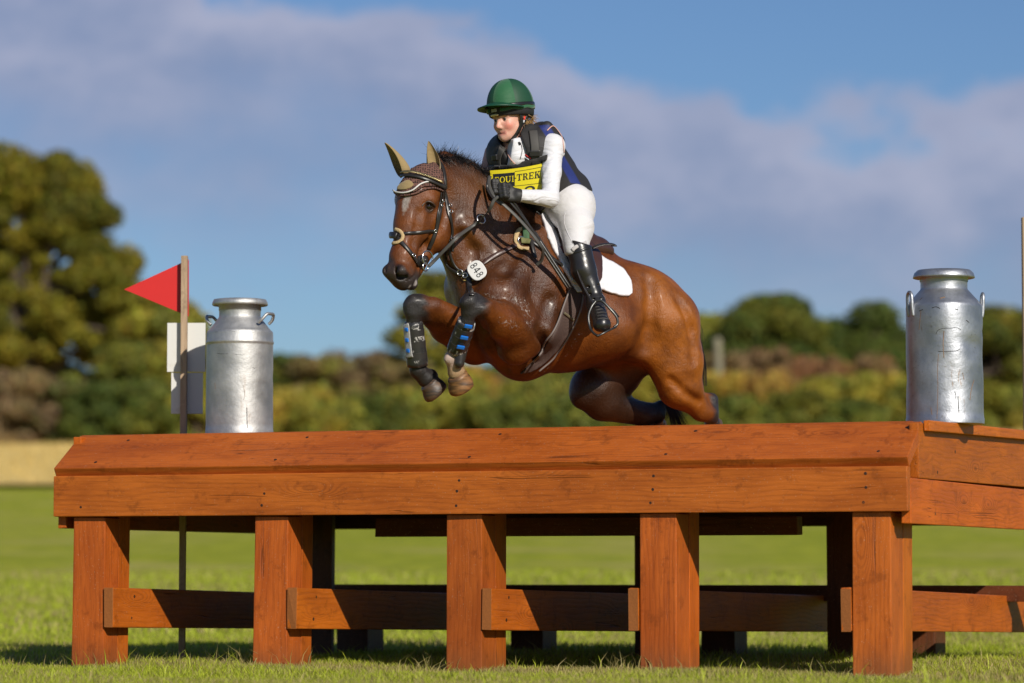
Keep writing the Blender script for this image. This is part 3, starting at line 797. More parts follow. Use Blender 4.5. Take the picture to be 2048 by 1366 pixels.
part_box("sign_board", 333, 410, 645, 743, .027, .037, M_WHITE, fp, B0, .001, False)
part_box("sign_board", 341, 405, 745, 827, .027, .035, M_WHITE, fp, B0, .001, False)
tri = [P(247, 578, DP) - B0, P(376.5, 518, DP) - B0, P(376.5, 632, DP) - B0]
v = [(*[q[0]], .027, q[2]) for q in tri] + [(*[q[0]], .037, q[2]) for q in tri]
link("flag", mesh("flag", v, [(0, 2, 1), (3, 4, 5), (0, 1, 4, 3), (1, 2, 5, 4), (2, 0, 3, 5)]), M_RED, fp)
# a second marker post just entering the frame at the right edge
DP = 18.6
pb2 = P(2050, 1318, DP)
m2 = empty("marker_post", (pb2[0], DP, 0)); setp(m2, "thin timber marker post cut off by the right edge of the photo", "marker post")
part_box("post", 2053, 2072, 435, 1340, -.025, .025, M_GREYW, m2, np.array([pb2[0], DP, 0.]))
# ================================================================== SMOOTH-UNION SOLID MODELLER (continuous bodies)
BUILD = 1.033          # horse and rider are a little larger than the drawing units
class Field:
    def __init__(s, lo, hi, h):
        s.h = h; s.lo = np.array(lo, float); s.n = np.ceil((np.array(hi) - s.lo) / h).astype(int) + 1
        s.f = np.full(s.n, 0.25, dtype=np.float32)
    def _sub(s, lo, hi):
        a = np.maximum(((lo - s.lo) / s.h).astype(int), 0); b = np.minimum(((hi - s.lo) / s.h).astype(int) + 2, s.n)
        if (b <= a).any(): return None
        g = [(s.lo[i] + s.h * np.arange(a[i], b[i])).astype(np.float32) for i in range(3)]
        return (slice(a[0], b[0]), slice(a[1], b[1]), slice(a[2], b[2])), g
    def _op(s, sl, d, k, op):
        f = s.f[sl]
        if op == "add":
            hh = np.clip(0.5 + 0.5 * (f - d) / k, 0, 1); s.f[sl] = f + (d - f) * hh - k * hh * (1 - hh)
        else:
            d = -d; hh = np.clip(0.5 - 0.5 * (f - d) / k, 0, 1); s.f[sl] = f + (d - f) * hh + k * hh * (1 - hh)
    def cone(s, a, b, ra, rb, k=0.04, axis=None, sq=1.0, op="add"):
        a = np.asarray(a, float); b = np.asarray(b, float); ra *= BUILD; rb *= BUILD
        m = max(ra, rb) * max(1, sq) + k + 2 * s.h
        r = s._sub(np.minimum(a, b) - m, np.maximum(a, b) + m)
        if r is None: return
        sl, (gx, gy, gz) = r
        px = gx[:, None, None] - a[0]; py = gy[None, :, None] - a[1]; pz = gz[None, None, :] - a[2]
        ab = b - a
        if axis is not None and sq != 1.0:
            n = np.asarray(axis, float); q = (1 / sq - 1)
            dn = px * n[0] + py * n[1] + pz * n[2]
            px = px + q * dn * n[0]; py = py + q * dn * n[1]; pz = pz + q * dn * n[2]
            ab = ab + q * np.dot(ab, n) * n
        L2 = float(np.dot(ab, ab)) + 1e-9
        t = np.clip((px * ab[0] + py * ab[1] + pz * ab[2]) / L2, 0, 1)
        d = np.sqrt((px - t * ab[0]) ** 2 + (py - t * ab[1]) ** 2 + (pz - t * ab[2]) ** 2) - (ra + (rb - ra) * t)
        s._op(sl, d.astype(np.float32), k, op)
    def ball(s, c, r, k=0.04, axis=None, sq=1.0, op="add"):
        c = np.asarray(c, float); s.cone(c, c + 1e-4, r, r, k, axis, sq, op)
    def ell(s, c, rad, axes, k=0.03, op="add"):
        c = np.asarray(c, float); rad = np.asarray(rad, float) * BUILD; A = np.asarray(axes, float)
        m = rad.max() + k + 2 * s.h
        r = s._sub(c - m, c + m)
        if r is None: return
        sl, (gx, gy, gz) = r
        px = gx[:, None, None] - c[0]; py = gy[None, :, None] - c[1]; pz = gz[None, None, :] - c[2]
        q = [(px * A[i][0] + py * A[i][1] + pz * A[i][2]) for i in range(3)]
        k0 = np.sqrt(sum((q[i] / rad[i]) ** 2 for i in range(3))) + 1e-6
        k1 = np.sqrt(sum((q[i] / rad[i] ** 2) ** 2 for i in range(3))) + 1e-6
        s._op(sl, (k0 * (k0 - 1) / k1).astype(np.float32), k, op)
    def plane(s, c, n, k=0.01):
        """cut away everything on the +n side"""
        c = np.asarray(c, float); n = np.asarray(n, float); n = n / np.linalg.norm(n)
        g = [s.lo[i] + s.h * np.arange(s.n[i]) for i in range(3)]
        d = (g[0][:, None, None] - c[0]) * n[0] + (g[1][None, :, None] - c[1]) * n[1] + (g[2][None, None, :] - c[2]) * n[2]
        d = d.astype(np.float32); f = s.f
        hh = np.clip(0.5 - 0.5 * (f - d) / k, 0, 1); s.f = f + (d - f) * hh + k * hh * (1 - hh)
    def at(s, p):
        i = tuple(np.clip(((np.asarray(p) - s.lo) / s.h).round().astype(int), 0, s.n - 1)); return float(s.f[i])
    def surf(s, px, py, d0=None, d1=None):
        d = ray(px, py); t0 = d0 or s.lo[1]; t1 = d1 or s.lo[1] + s.n[1] * s.h
        for t in np.arange(t0, t1, s.h * 0.5):
            if s.at(CAMP + d * t) < 0: return CAMP + d * t
        return None
    def nets(s):
        """naive surface nets"""
        f = s.f; ins = f < 0
        n = np.array(f.shape) - 1
        c = [ins[i:i + n[0], j:j + n[1], k:k + n[2]] for i in (0, 1) for j in (0, 1) for k in (0, 1)]
        cnt = sum(x.astype(np.int8) for x in c)
        act = (cnt > 0) & (cnt < 8); idx = np.argwhere(act)
        vid = np.full(n, -1, dtype=np.int32); vid[act] = np.arange(len(idx))
        cor = np.array([(i, j, k) for i in (0, 1) for j in (0, 1) for k in (0, 1)])
        vals = np.stack([f[idx[:, 0] + a, idx[:, 1] + b, idx[:, 2] + c_] for a, b, c_ in cor], 1)
        acc = np.zeros((len(idx), 3)); w = np.zeros(len(idx))
        for p in range(8):
            for q in range(p + 1, 8):
                if np.abs(cor[p] - cor[q]).sum() != 1: continue
                va, vb = vals[:, p], vals[:, q]; cr = (va < 0) != (vb < 0)
                t = np.where(cr, va / np.where(cr, va - vb, 1), 0)
                acc += np.where(cr[:, None], cor[p] + (cor[q] - cor[p]) * t[:, None], 0); w += cr
        V = s.lo + s.h * (idx + acc / w[:, None])
        F = []
        for ax in range(3):
            o = [(0, 0, 0)] * 4
            b_, c_ = (ax + 1) % 3, (ax + 2) % 3
            sl0 = [slice(1, n[i]) for i in range(3)]; sl0[ax] = slice(0, n[ax]); sl1 = list(sl0); sl1[ax] = slice(1, n[ax] + 1)
            A = ins[tuple(sl0)]; B = ins[tuple(sl1)]
            for flip, M_ in ((False, A & ~B), (True, ~A & B)):
                e = np.argwhere(M_)
                if not len(e): continue
                e = e + np.array([0 if i == ax else 1 for i in range(3)])
                db = np.eye(3, dtype=int)[b_]; dc = np.eye(3, dtype=int)[c_]
                q = [e, e - db, e - db - dc, e - dc]
                ids = np.stack([vid[x[:, 0], x[:, 1], x[:, 2]] for x in q], 1)
                if flip: ids = ids[:, ::-1]
                F.append(ids)
        return V, np.concatenate(F)
def relax(V, F, it=2, lam=0.5):
    E = np.concatenate([F[:, [0, 1]], F[:, [1, 2]], F[:, [2, 3]], F[:, [3, 0]]])
    for _ in range(it):
        acc = np.zeros_like(V); w = np.zeros(len(V))
        for a in range(3):
            acc[:, a] = np.bincount(E[:, 0], V[E[:, 1], a], len(V)) + np.bincount(E[:, 1], V[E[:, 0], a], len(V))
        w = np.bincount(E[:, 0], minlength=len(V)) + np.bincount(E[:, 1], minlength=len(V))
        V = V + lam * (acc / w[:, None] - V)
    return V
def bvh_of(V, F):
    return BVHTree.FromPolygons([tuple(v) for v in V.tolist()], F.tolist() if isinstance(F, np.ndarray) else F, all_triangles=False)
CAMV = Vector(CAMP)
def hit(bvh, px, py):
    d = Vector(ray(px, py)).normalized()
    loc, nrm, i, dist = bvh.ray_cast(CAMV, d)
    if loc is None: return None
    loc = np.array(loc); nrm = np.array(nrm)
    if np.dot(nrm, d) > 0: nrm = -nrm
    return loc, nrm
def drape(bvh, path, width, thick=0.004, off=0.003, m=8, raw=None, n=8, smooth_n=3):
    """a strap lying on a surface along a path of photo pixels; returns vertices, faces"""
    pts = catmull([(p[0], p[1]) for p in path], m)
    L, N = [], []
    for p in pts:
        h = hit(bvh, *p)
        L.append(h[0] if h else None); N.append(h[1] if h else None)
    ok = [i for i, l in enumerate(L) if l is not None]
    if len(ok) < 2: return None
    L = np.array([L[i] for i in ok]); N = np.array([N[i] for i in ok])
    for _ in range(smooth_n):
        if len(N) > 2:
            N[1:-1] = (N[:-2] + N[1:-1] * 2 + N[2:]) / 4
            L[1:-1] = (L[:-2] + L[1:-1] * 2 + L[2:]) / 4
    N /= np.linalg.norm(N, axis=1)[:, None]
    L = L + N * (off + thick * 0.5)
    return tube_vf(L, width / 2, n, flat=thick / width, up=N)
def free_strap(pts, width, thick, up=None, m=6, n=8):
    L = catmull(pts, m)
    return tube_vf(L, width / 2, n, flat=thick / width, up=np.tile(np.array(up if up is not None else (0.2, -0.9, 0.35)), (len(L), 1)))
def sheet(bvh, poly, step=4.0, off=0.004, thick=0.006, wob=0.0):
    """cloth lying on a surface inside a polygon of photo pixels, with thickness"""
    from mathutils.geometry import delaunay_2d_cdt
    b = catmull(poly, 5, closed=True)
    xs = np.arange(b[:, 0].min(), b[:, 0].max(), step); ys = np.arange(b[:, 1].min(), b[:, 1].max(), step)
    inner = [(x + rng.uniform(-.3, .3), y + rng.uniform(-.3, .3)) for x in xs for y in ys]
    def inside(x, y):
        c = False; j = len(b) - 1
        for i in range(len(b)):
            if (b[i, 1] > y) != (b[j, 1] > y) and x < (b[j, 0] - b[i, 0]) * (y - b[i, 1]) / (b[j, 1] - b[i, 1]) + b[i, 0]: c = not c
            j = i
        return c
    inner = [p for p in inner if inside(*p) and np.min(np.hypot(b[:, 0] - p[0], b[:, 1] - p[1])) > step * .55]
    nb = len(b)
    V2, E, Fc, *_ = delaunay_2d_cdt([Vector(p) for p in list(map(tuple, b)) + inner], [(i, (i + 1) % nb) for i in range(nb)], [], 1, 1e-6)
    L, N, okv = [], [], []
    for p in V2:
        h = hit(bvh, p[0], p[1]); okv.append(h is not None)
        L.append(h[0] if h else (0, 0, 0)); N.append(h[1] if h else (0, 0, 1))
    L = np.array(L); N = np.array(N)
    Fc = [f for f in Fc if all(okv[i] for i in f)]
    # smooth
    nb_ = [[] for _ in L]
    for f in Fc:
        for i in range(len(f)): nb_[f[i]].append(f[i - 1]); nb_[f[i - 1]].append(f[i])
    for _ in range(3):
        N2 = N.copy(); L2 = L.copy()
        for i, q in enumerate(nb_):
            if q: N2[i] = N[i] * .4 + .6 * N[q].mean(0); L2[i] = L[i] * .5 + .5 * L[q].mean(0)
        N, L = N2 / np.linalg.norm(N2, axis=1)[:, None], L2
    O = L + N * (off + thick + (wob * rng.normal(0, 1, len(L))[:, None] if wob else 0)); I = L + N * off * .3
    used = set(i for f in Fc for i in f); remap = {o: n for n, o in enumerate(sorted(used))}; nu = len(remap)
    V = np.concatenate([O[sorted(used)], I[sorted(used)]])
    # orient faces outward
    F_ = []
    cnt = {}
    for f in Fc:
        a, b_, c = [O[i] for i in f[:3]]
        f2 = list(f) if np.dot(np.cross(b_ - a, c - a), N[f[0]]) > 0 else list(f)[::-1]
        F_.append(tuple(remap[i] for i in f2))
        for i in range(len(f2)):
            e = (remap[f2[i - 1]], remap[f2[i]]); cnt[e] = cnt.get(e, 0) + 1
    allF = list(F_) + [tuple(i + nu for i in f[::-1]) for f in F_]
    for (a, b_) in cnt:
        if (b_, a) not in cnt: allF.append((b_, a, a + nu, b_ + nu))
    return V, allF
def mk(name, vf, mat, parent=None, smooth=True, col=None):
    """mesh object from vertices/faces given in world space"""
    if vf is None: return None
    v, f = vf; v = np.asarray(v, float)
    if parent is not None:
        Mi = np.array(parent.matrix_world.inverted()); v = v @ Mi[:3, :3].T + Mi[:3, 3]
    if isinstance(f, np.ndarray) and f.ndim == 2: me = fast_mesh(name, v, f)
    else: me = mesh(name, v, f)
    if col is not None: put_color(me, col)
    return link(name, me, mat, parent, smooth=smooth)

# ================================================================== HORSE
PHI = R(35)
HF = np.array([-math.cos(PHI), -math.sin(PHI), 0]); HL = np.array([math.sin(PHI), -math.cos(PHI), 0]); UP = np.array([0, 0, 1.0])
H0 = P(1130, 600, 17.190)
def H(px, py, lat=0.0): return Pplane(px, py, H0 + HL * lat, HL)
PHH = R(53)
KF = np.array([-math.cos(PHH), -math.sin(PHH), 0]); KL = np.array([math.sin(PHH), -math.cos(PHH), 0])
K0 = P(832, 430, 16.610)
def K(px, py, lat=0.0): return Pplane(px, py, K0 + KL * lat, KL)

lo = np.array([-0.75, 16.170, CAM_Z + 0.62]); hi = np.array([1.20, 18.6, CAM_Z + 2.35])
fl = Field(lo, hi, 0.0085)
S = HL
# --- trunk
fl.cone(H(1040, 592), H(1120, 612), .345, .325, .02, S, .80)
fl.cone(H(1120, 612), H(1225, 628), .325, .262, .05, S, .92)
fl.cone(H(1225, 622), H(1290, 640), .25, .22, .05, S, 1.0)
fl.cone(H(1085, 470), H(1180, 525), .10, .12, .10, S, .8)                       # withers and back
fl.cone(H(985, 600), H(1045, 690), .20, .18, .06, S, .9)                        # brisket
for sg in (1, -1):
    fl.cone(H(1262 + 26 * sg, 612, .10 * sg), H(1300 + 26 * sg, 645, .12 * sg), .185, .185, .06)   # croup
    fl.cone(H(1235 + 20 * sg, 575, .08 * sg), H(1290 + 20 * sg, 590, .07 * sg), .10, .09, .08)
    fl.ball(H(1175 + 40 * sg, 655, .19 * sg), .15, .09)                        # rib barrel
fl.ball(H(1335, 620, .0), .10, .08)
# --- near haunch and leg
fl.cone(H(1325, 650, .15), H(1352, 720, .17), .170, .135, .05)
fl.cone(H(1335, 655, .11), H(1372, 700, .12), .11, .08, .06)
fl.cone(H(1352, 720, .17), H(1362, 775, .17), .125, .108, .04)
fl.cone(H(1342, 745, .18), H(1350, 775, .18), .10, .085, .04)
fl.cone(H(1362, 775, .17), H(1402, 822, .16), .100, .050, .035)
fl.cone(H(1388, 790, .15), H(1421, 800, .145), .03, .030, .03)                  # Achilles tendon to point of hock
hk = H(1416, 826, .15)
fl.cone(H(1402, 822, .16), hk, .050, .048, .02)
fl.cone(H(1423, 799, .145), H(1424, 835, .145), .034, .036, .015)
nf = P(1425, 846, hk[1] + .30)
fl.cone(hk, nf, .042, .028, .02); fl.ball(nf, .036, .015)
nh = P(1424, 845, hk[1] + .42); fl.cone(nf, nh, .03, .038, .02)
# flank fold
fl.cone(H(1262, 690, .15), H(1318, 715, .17), .06, .07, .06)
# --- far haunch and leg
fl.cone(H(1275, 660, -.14), H(1225, 735, -.15), .175, .150, .05)
fl.cone(H(1228, 740, -.15), H(1186, 777, -.15), .140, .112, .04)
fl.cone(H(1186, 777, -.15), H(1206, 800, -.15), .112, .095, .03)
fl.ball(H(1166, 792, -.15), .062, .04)
fl.cone(H(1206, 803, -.15), H(1286, 832, -.14), .098, .052, .035)
fl.cone(H(1260, 812, -.14), H(1318, 820, -.14), .03, .034, .03)
fl.ball(H(1322, 813, -.14), .034, .02)
fk = H(1312, 830, -.14)
fl.cone(H(1286, 832, -.14), fk, .052, .046, .02)
ff = P(1316, 847, fk[1] + .28); fl.cone(fk, ff, .042, .028, .02); fl.ball(ff, .036, .015)
fh = P(1312, 846, fk[1] + .40); fl.cone(ff, fh, .03, .036, .02)
fl.cone(H(1230, 715, -.05), H(1275, 730, .0), .07, .06, .07)                   # groin
# --- chest, shoulders
fl.cone(H(955, 585, -.10), H(975, 650, -.10), .150, .120, .05)
fl.cone(H(985, 590, .10), H(1005, 665, .10), .150, .130, .05)
fl.ball(H(938, 570, -.11), .115, .05)
fl.ball(H(962, 590, .07), .115, .05)
fl.cone(H(1065, 480, .13), H(1000, 590, .20), .085, .105, .06)                 # scapula to point of shoulder
fl.cone(H(1000, 595, .205), H(1062, 665, .215), .105, .100, .05)               # upper arm
fl.cone(H(1030, 480, -.12), H(960, 580, -.17), .08, .10, .06)
fl.cone(H(1088, 560, .2), H(1078, 650, .21), .085, .085, .07)                  # triceps
# --- near foreleg
E1 = H(1046, 668, .215); Kn1 = P(952, 610, 16.370)
Mid1 = E1 * .5 + Kn1 * .5 + np.array([0.0, 0, -.005])
fl.cone(E1, Mid1, .118, .088, .04)
fl.cone(Mid1, P(962, 612, 16.390), .085, .052, .03)
fl.ball(H(1030, 700, .21), .075, .05)
fl.cone(P(966, 605, 16.390), P(942, 603, 16.360), .047, .046, .02)               # upper row of the knee
fl.cone(P(958, 618, 16.380), P(938, 622, 16.370), .043, .040, .02)               # lower row
fl.ball(P(931, 606, 16.345), .030, .015)
fl.ball(P(966, 630, 16.420), .030, .02)                                         # bone at the back of the knee
fl.cone(P(942, 628, 16.370), P(934, 648, 16.385), .036, .033, .02)
fl.cone(P(934, 648, 16.385), P(912, 704, 16.500), .033, .033, .02)
F1 = P(908, 716, 16.520)
fl.ball(F1, .043, .015); fl.ball(P(899, 718, 16.495), .028, .012)
fl.cone(F1, P(913, 745, 16.540), .035, .043, .02)
# --- far foreleg
E2 = H(950, 690, -.16); Kn2 = P(834, 614, 16.540)
Mid2 = E2 * .5 + Kn2 * .5
fl.cone(E2, Mid2, .100, .080, .04)
fl.cone(Mid2, P(846, 618, 16.550), .078, .048, .03)
fl.cone(P(908, 640, 16.680), P(866, 612, 16.570), .066, .046, .03)
fl.cone(P(842, 606, 16.540), P(828, 606, 16.530), .045, .045, .018)
fl.cone(P(836, 621, 16.540), P(822, 622, 16.530), .040, .038, .018)
fl.ball(P(817, 610, 16.520), .028, .012)
fl.ball(P(850, 632, 16.570), .028, .02)
fl.cone(P(828, 628, 16.530), P(827, 646, 16.550), .034, .032, .02)
fl.cone(P(827, 646, 16.550), P(834, 728, 16.600), .032, .032, .02)
F2 = P(836, 740, 16.610)
fl.ball(F2, .041, .015)
fl.cone(F2, P(852, 758, 16.630), .034, .044, .02); fl.ball(P(862, 752, 16.650), .035, .02)
# --- neck
NS = HL * .8 + KL * .2; NS /= np.linalg.norm(NS)
fl.cone(H(1000, 520), H(958, 470), .255, .215, .06, NS, .62)
fl.cone(H(958, 470), H(920, 415), .215, .165, .05, NS, .56)
fl.cone(H(920, 415), H(893, 380), .165, .130, .05, NS, .58)
fl.cone(H(1060, 455), H(985, 375), .075, .055, .07, NS, .8)                     # crest
fl.cone(H(985, 375), H(935, 345), .055, .050, .06, NS, .8)
fl.cone(H(935, 345), H(888, 322), .050, .050, .05, NS, .8)
fl.cone(H(948, 540, .02), H(915, 500, .0), .14, .09, .06)                       # under-neck
fl.cone(H(985, 505, .115), H(925, 455, .075), .055, .045, .05)                 # brachiocephalic muscle
fl.cone(H(930, 560, .06), H(895, 490, .03), .03, .03, .04)
# --- head
W = KL
fl.ball(K(846, 382), .105, .05, W, .95)
fl.cone(K(852, 362), K(895, 375), .085, .10, .05)
fl.cone(K(832, 392), K(822, 450), .098, .080, .04, W, 1.0)
fl.cone(K(822, 450), K(806, 515), .078, .062, .04, W, .92)
fl.cone(K(806, 515), K(804, 548), .066, .064, .03, W, .95)
for sg in (1, -1):
    fl.ball(K(832 + 26 * sg, 401, .078 * sg), .040, .03)                        # brow
    fl.cone(K(845 + 24 * sg, 428, .073 * sg), K(828 + 16 * sg, 470, .05 * sg), .030, .022, .03)    # facial crest
    fl.cone(K(860 + 22 * sg, 432, .065 * sg), K(856 + 20 * sg, 474, .055 * sg), .074, .072, .03, W, .65)   # jowl
    fl.ball(K(790 + 13 * sg, 542, .040 * sg), .032, .025)                       # nostril wing
fl.cone(K(862, 478), K(828, 545), .050, .036, .04)                              # lower jaw
fl.cone(K(800, 548), K(806, 562), .058, .045, .03, W, .95)                      # upper lip
fl.cone(K(818, 560), K(822, 568), .036, .032, .02, W, 1.1)                      # chin
fl.cone(K(890, 445), K(905, 405), .06, .08, .06)                                # throat
# carve: nostrils, eye sockets, mouth line, muscle grooves
def carve(pts, r, depth, k=.01):
    q = [fl.surf(*p) for p in pts]; q = [x + np.array([0, 1, 0]) * (depth - r) for x in q if x is not None]
    for a, b in zip(q[:-1], q[1:]): fl.cone(a, b, r, r, k, op="sub")
    if len(q) == 1: fl.ball(q[0], r, k, op="sub")
carve([(796, 541), (800, 552), (808, 552)], .016, .034, .010)
carve([(771, 537), (771, 543)], .008, .012, .008)
carve([(857, 413)], .017, .014, .012)
carve([(832, 546), (822, 556), (806, 563)], .004, .008, .006)
carve([(838, 425), (835, 455), (828, 490)], .018, .005, .02)
carve([(1300, 560), (1305, 610), (1300, 660), (1292, 700)], .028, .010, .04)
carve([(1050, 480), (1010, 540), (965, 600)], .020, .010, .04)
carve([(960, 640), (980, 690), (1010, 740)], .02, .008, .03)
carve([(1100, 600), (1085, 660), (1080, 720)], .025, .008, .04)
carve([(925, 470), (945, 500), (950, 560)], .020, .010, .04)
carve([(1360, 600), (1385, 660), (1390, 720)], .02, .007, .04)
carve([(1340, 760), (1375, 790), (1400, 805)], .014, .006, .03)
carve([(885, 450), (893, 420), (895, 380)], .014, .010, .03)
HV, HFc = fl.nets(); HV = relax(HV, HFc, 3, .5)
HB = bvh_of(HV, HFc)
# --- coat colours by anatomical region (bay with black points; underside and far hind leg darkened for shade)
def seg_d(Pn, a, b):
    a = np.asarray(a); ab = np.asarray(b) - a; t = np.clip(((Pn - a) @ ab) / (ab @ ab + 1e-9), 0, 1)
    return np.linalg.norm(Pn - a - t[:, None] * ab, axis=1)
def sm(x, a, b): t = np.clip((x - a) / (b - a), 0, 1); return t * t * (3 - 2 * t)
bay = np.array([.155, .042, .0045]); col = np.tile(bay, (len(HV), 1))
def tintc(w, c): 
    global col
    col = col * (1 - w[:, None]) + np.array(c) * w[:, None]
jit = .004 * np.sin(HV[:, 0] * 60 + 3 * np.sin(HV[:, 2] * 45)) + .003 * np.sin(HV[:, 2] * 130 + HV[:, 1] * 90)
tintc(.9 * (1 - sm(seg_d(HV, H(1335, 620, .2), H(1365, 740, .2)), .10, .34)), (.31, .094, .006))
tintc(.7 * (1 - sm(seg_d(HV, H(1150, 650, .28), H(1240, 660, .28)), .06, .22)), (.17, .048, .005))
tintc(.85 * (1 - sm(seg_d(HV, H(1020, 540, .2), H(1060, 640, .2)), .10, .30)), (.060, .020, .007))
tintc(.8 * (1 - sm(seg_d(HV, K(835, 440, .08), K(868, 470, .1)), .04, .12)), (.19, .054, .006))
tintc(.85 * (1 - sm(seg_d(HV, H(1010, 470, .1), H(945, 400, .05)), .12, .34)), (.085, .028, .006))       # darker neck
tintc(.7 * (1 - sm(seg_d(HV, H(980, 620, .1), H(940, 560, 0)), .10, .30)), (.075, .025, .006))          # darker breast
tintc(.75 * (1 - sm(seg_d(HV, H(1200, 500, 0), H(1300, 545, 0)), .03, .16)), (.085, .026, .009))        # dark back line
tintc(.6 * (1 - sm(seg_d(HV, H(880, 330, 0), H(1080, 440, 0)), .02, .12)), (.05, .02, .01))
tintc(.55 * (1 - sm(seg_d(HV, H(1050, 770, 0), H(1180, 765, 0)), .05, .17)), (.07, .022, .006))  # underside of girth and belly: shading tinted into the coat
tintc(.8 * (1 - sm(seg_d(HV, H(1300, 700, .16), H(1260, 700, .15)), .02, .09)), (.115, .036, .012))
blk = (.024, .021, .022)
for a, b, r0_, r1_ in ((P(938, 606, 16.360), P(914, 702, 16.500), .075, .120), (P(822, 608, 16.530), P(836, 728, 16.600), .066, .105), (F2, P(870, 775, 16.630), .06, .10),
                       (H(1434, 800, .145), H(1430, 850, .145), .055, .10), (hk + np.array([0, .06, 0]), nh, .05, .09), (H(1318, 815, -.14), ff, .05, .10), (ff, fh, .06, .1)):
    tintc(1 - sm(seg_d(HV, a, b) + jit, r0_, r1_), blk)
tintc(.92 * (1 - sm(seg_d(HV, H(1190, 790, -.16), H(1290, 810, -.12)), .13, .22)), (.020, .009, .004))  # far hind leg: shade from near leg and belly tinted into the coat
tintc(.8 * (1 - sm(seg_d(HV, H(1230, 735, -.16), H(1260, 740, -.12)), .14, .22)), (.024, .010, .005))  # same painted shade up the far thigh
tintc(.85 * (1 - sm(seg_d(HV, H(1250, 740, -.05), H(1290, 770, .05)), .04, .13)), (.03, .017, .012))  # and between the hind legs, shade tinted in
tintc(1 - sm(seg_d(HV, F1 + np.array([0, 0, .01]), P(915, 745, 16.530)) + jit, .045, .075), (.50, .33, .19))  # tan sock
tintc(.95 * (1 - sm(seg_d(HV, P(901, 716, 16.470), P(897, 722, 16.470)) + jit, .030, .050)), (.62, .48, .42))
tintc(1 - sm(seg_d(HV, K(800, 556), K(818, 568)) + jit * .6, .055, .095), (.040, .030, .028))               # dark muzzle
tintc(.95 * (1 - sm(seg_d(HV, fl.surf(798, 538), fl.surf(806, 552)) + jit * .3, .022, .045)), (.020, .016, .016))
tintc(.95 * (1 - sm(seg_d(HV, K(768, 532, -.04), K(775, 552, -.04)) + jit * .3, .045, .075)), (.045, .030, .026))
for p, r_, c_ in (((829, 566), .022, (.50, .44, .42)), ((820, 574), .014, (.42, .36, .34)), ((815, 396), .022, (.34, .28, .25)), ((813, 404), .026, (.42, .37, .34)), ((811, 412), .024, (.45, .40, .37)), ((809, 420), .019, (.38, .32, .28)), ((808, 428), .013, (.28, .20, .16)), ((857, 413), .046, (.030, .015, .009))):
    q = fl.surf(*p)
    if q is not None: tintc(.9 * (1 - sm(np.linalg.norm(HV - q, axis=1) + jit * .5, r_ * .5, r_)), c_)
# white lather and sweat marks (a second attribute drives the foam)
foam = np.zeros(len(HV))
for pts, r_ in (([(990, 592), (1030, 596), (1052, 606)], .035), ([(1045, 610), (1056, 640)], .05), ([(1128, 715), (1145, 690), (1160, 665)], .016), ([(1085, 745), (1130, 712)], .008),
                ([(1000, 640), (1030, 655)], .03), ([(950, 585), (975, 590)], .02)):
    q = [fl.surf(*p) for p in pts]; q = [x for x in q if x is not None]
    for a, b in zip(q[:-1], q[1:]): foam = np.maximum(foam, 1 - sm(seg_d(HV, a, b), r_ * .3, r_ * 1.6))
for p, r_ in (((1312, 765), .035), ((1316, 780), .03)):
    q = fl.surf(*p)
wet = np.clip(.35 + .65 * (1 - sm(seg_d(HV, H(990, 480, .15), H(1030, 640, .2)), .1, .42)), 0, 1)
m = Mat("bay_coat")
at1 = m.n("ShaderNodeVertexColor", layer_name="col"); at2 = m.n("ShaderNodeVertexColor", layer_name="mask")
sx = m.n("ShaderNodeSeparateColor"); m.l(at2.outputs[0], sx.inputs[0])
c = m.co((1, 1, 1))
nbig = m.noise(c, 7, 5, .62); nhair = m.noise(m.co((13, 13, 4)), 9, 4, .75); nve = m.noise(c, 36, 6, .72, .9); nfold = m.noise(m.co((1, 1, 1.6)), 11, 4, .6, 1.4)
ridg = m.math("ABSOLUTE", m.math("SUBTRACT", m.noise(m.co((1, 1, .6)), 13, 3, .55, 1.2), .5))
vein = m.math("MULTIPLY", m.math("SUBTRACT", 1.0, m.ramp(ridg, 0.0, .035)), sx.outputs[1])
cc = m.mix(m.ramp(nbig, .35, .7), at1.outputs[0], m.mix(1.0, at1.outputs[0], (.50, .46, .42), "MULTIPLY"))
cc = m.mix(m.math("MULTIPLY", m.ramp(nve, .5, .8), m.math("MULTIPLY", sx.outputs[1], .20)), cc, (.24, .12, .07))
cc = m.mix(m.math("MULTIPLY", m.ramp(nhair, .45, .8), .25), cc, m.mix(1.0, cc, (.5, .5, .5), "MULTIPLY"))
fo = m.math("MULTIPLY", m.ramp(m.math("ADD", m.noise(c, 60, 4, .7, .8), m.math("MULTIPLY", sx.outputs[0], .14)), .66, .86), sx.outputs[0])
cc = m.mix(m.math('MULTIPLY', fo, .75), cc, (.60, .54, .50))
m.set(base=cc, rough=m.math("ADD", m.math("SUBTRACT", .46, m.math("MULTIPLY", sx.outputs[1], .14)), m.math("MULTIPLY", nve, .10)), spec=.35, coat=m.math("ADD", .05, m.math("MULTIPLY", sx.outputs[1], .15)), coatr=.24)
hh = m.math("ADD", m.math("MULTIPLY", nve, .55), m.math("MULTIPLY", nhair, .85)); hh = m.math("ADD", hh, m.math("MULTIPLY", vein, .35)); hh = m.math("ADD", hh, m.math("MULTIPLY", fo, 1.0))
hh = m.math("ADD", hh, m.math("MULTIPLY", nfold, .5)); m.bump(hh, .50, .009)
M_COAT = m.m
# the base of the horse thing: the deck under its belly
hb = empty("horse", (float(H0[0]), float(H0[1]), 1.195)); setp(hb, "bay horse with black points jumping over the table with its front legs tucked", "horse")
ho = mk("body", (HV, HFc), M_COAT, hb, col=col)
a = ho.data.color_attributes.new("mask", 'FLOAT_COLOR', 'POINT'); cm = np.ones((len(HV), 4), np.float32); cm[:, 0] = foam; cm[:, 1] = wet; a.data.foreach_set("color", cm.ravel())
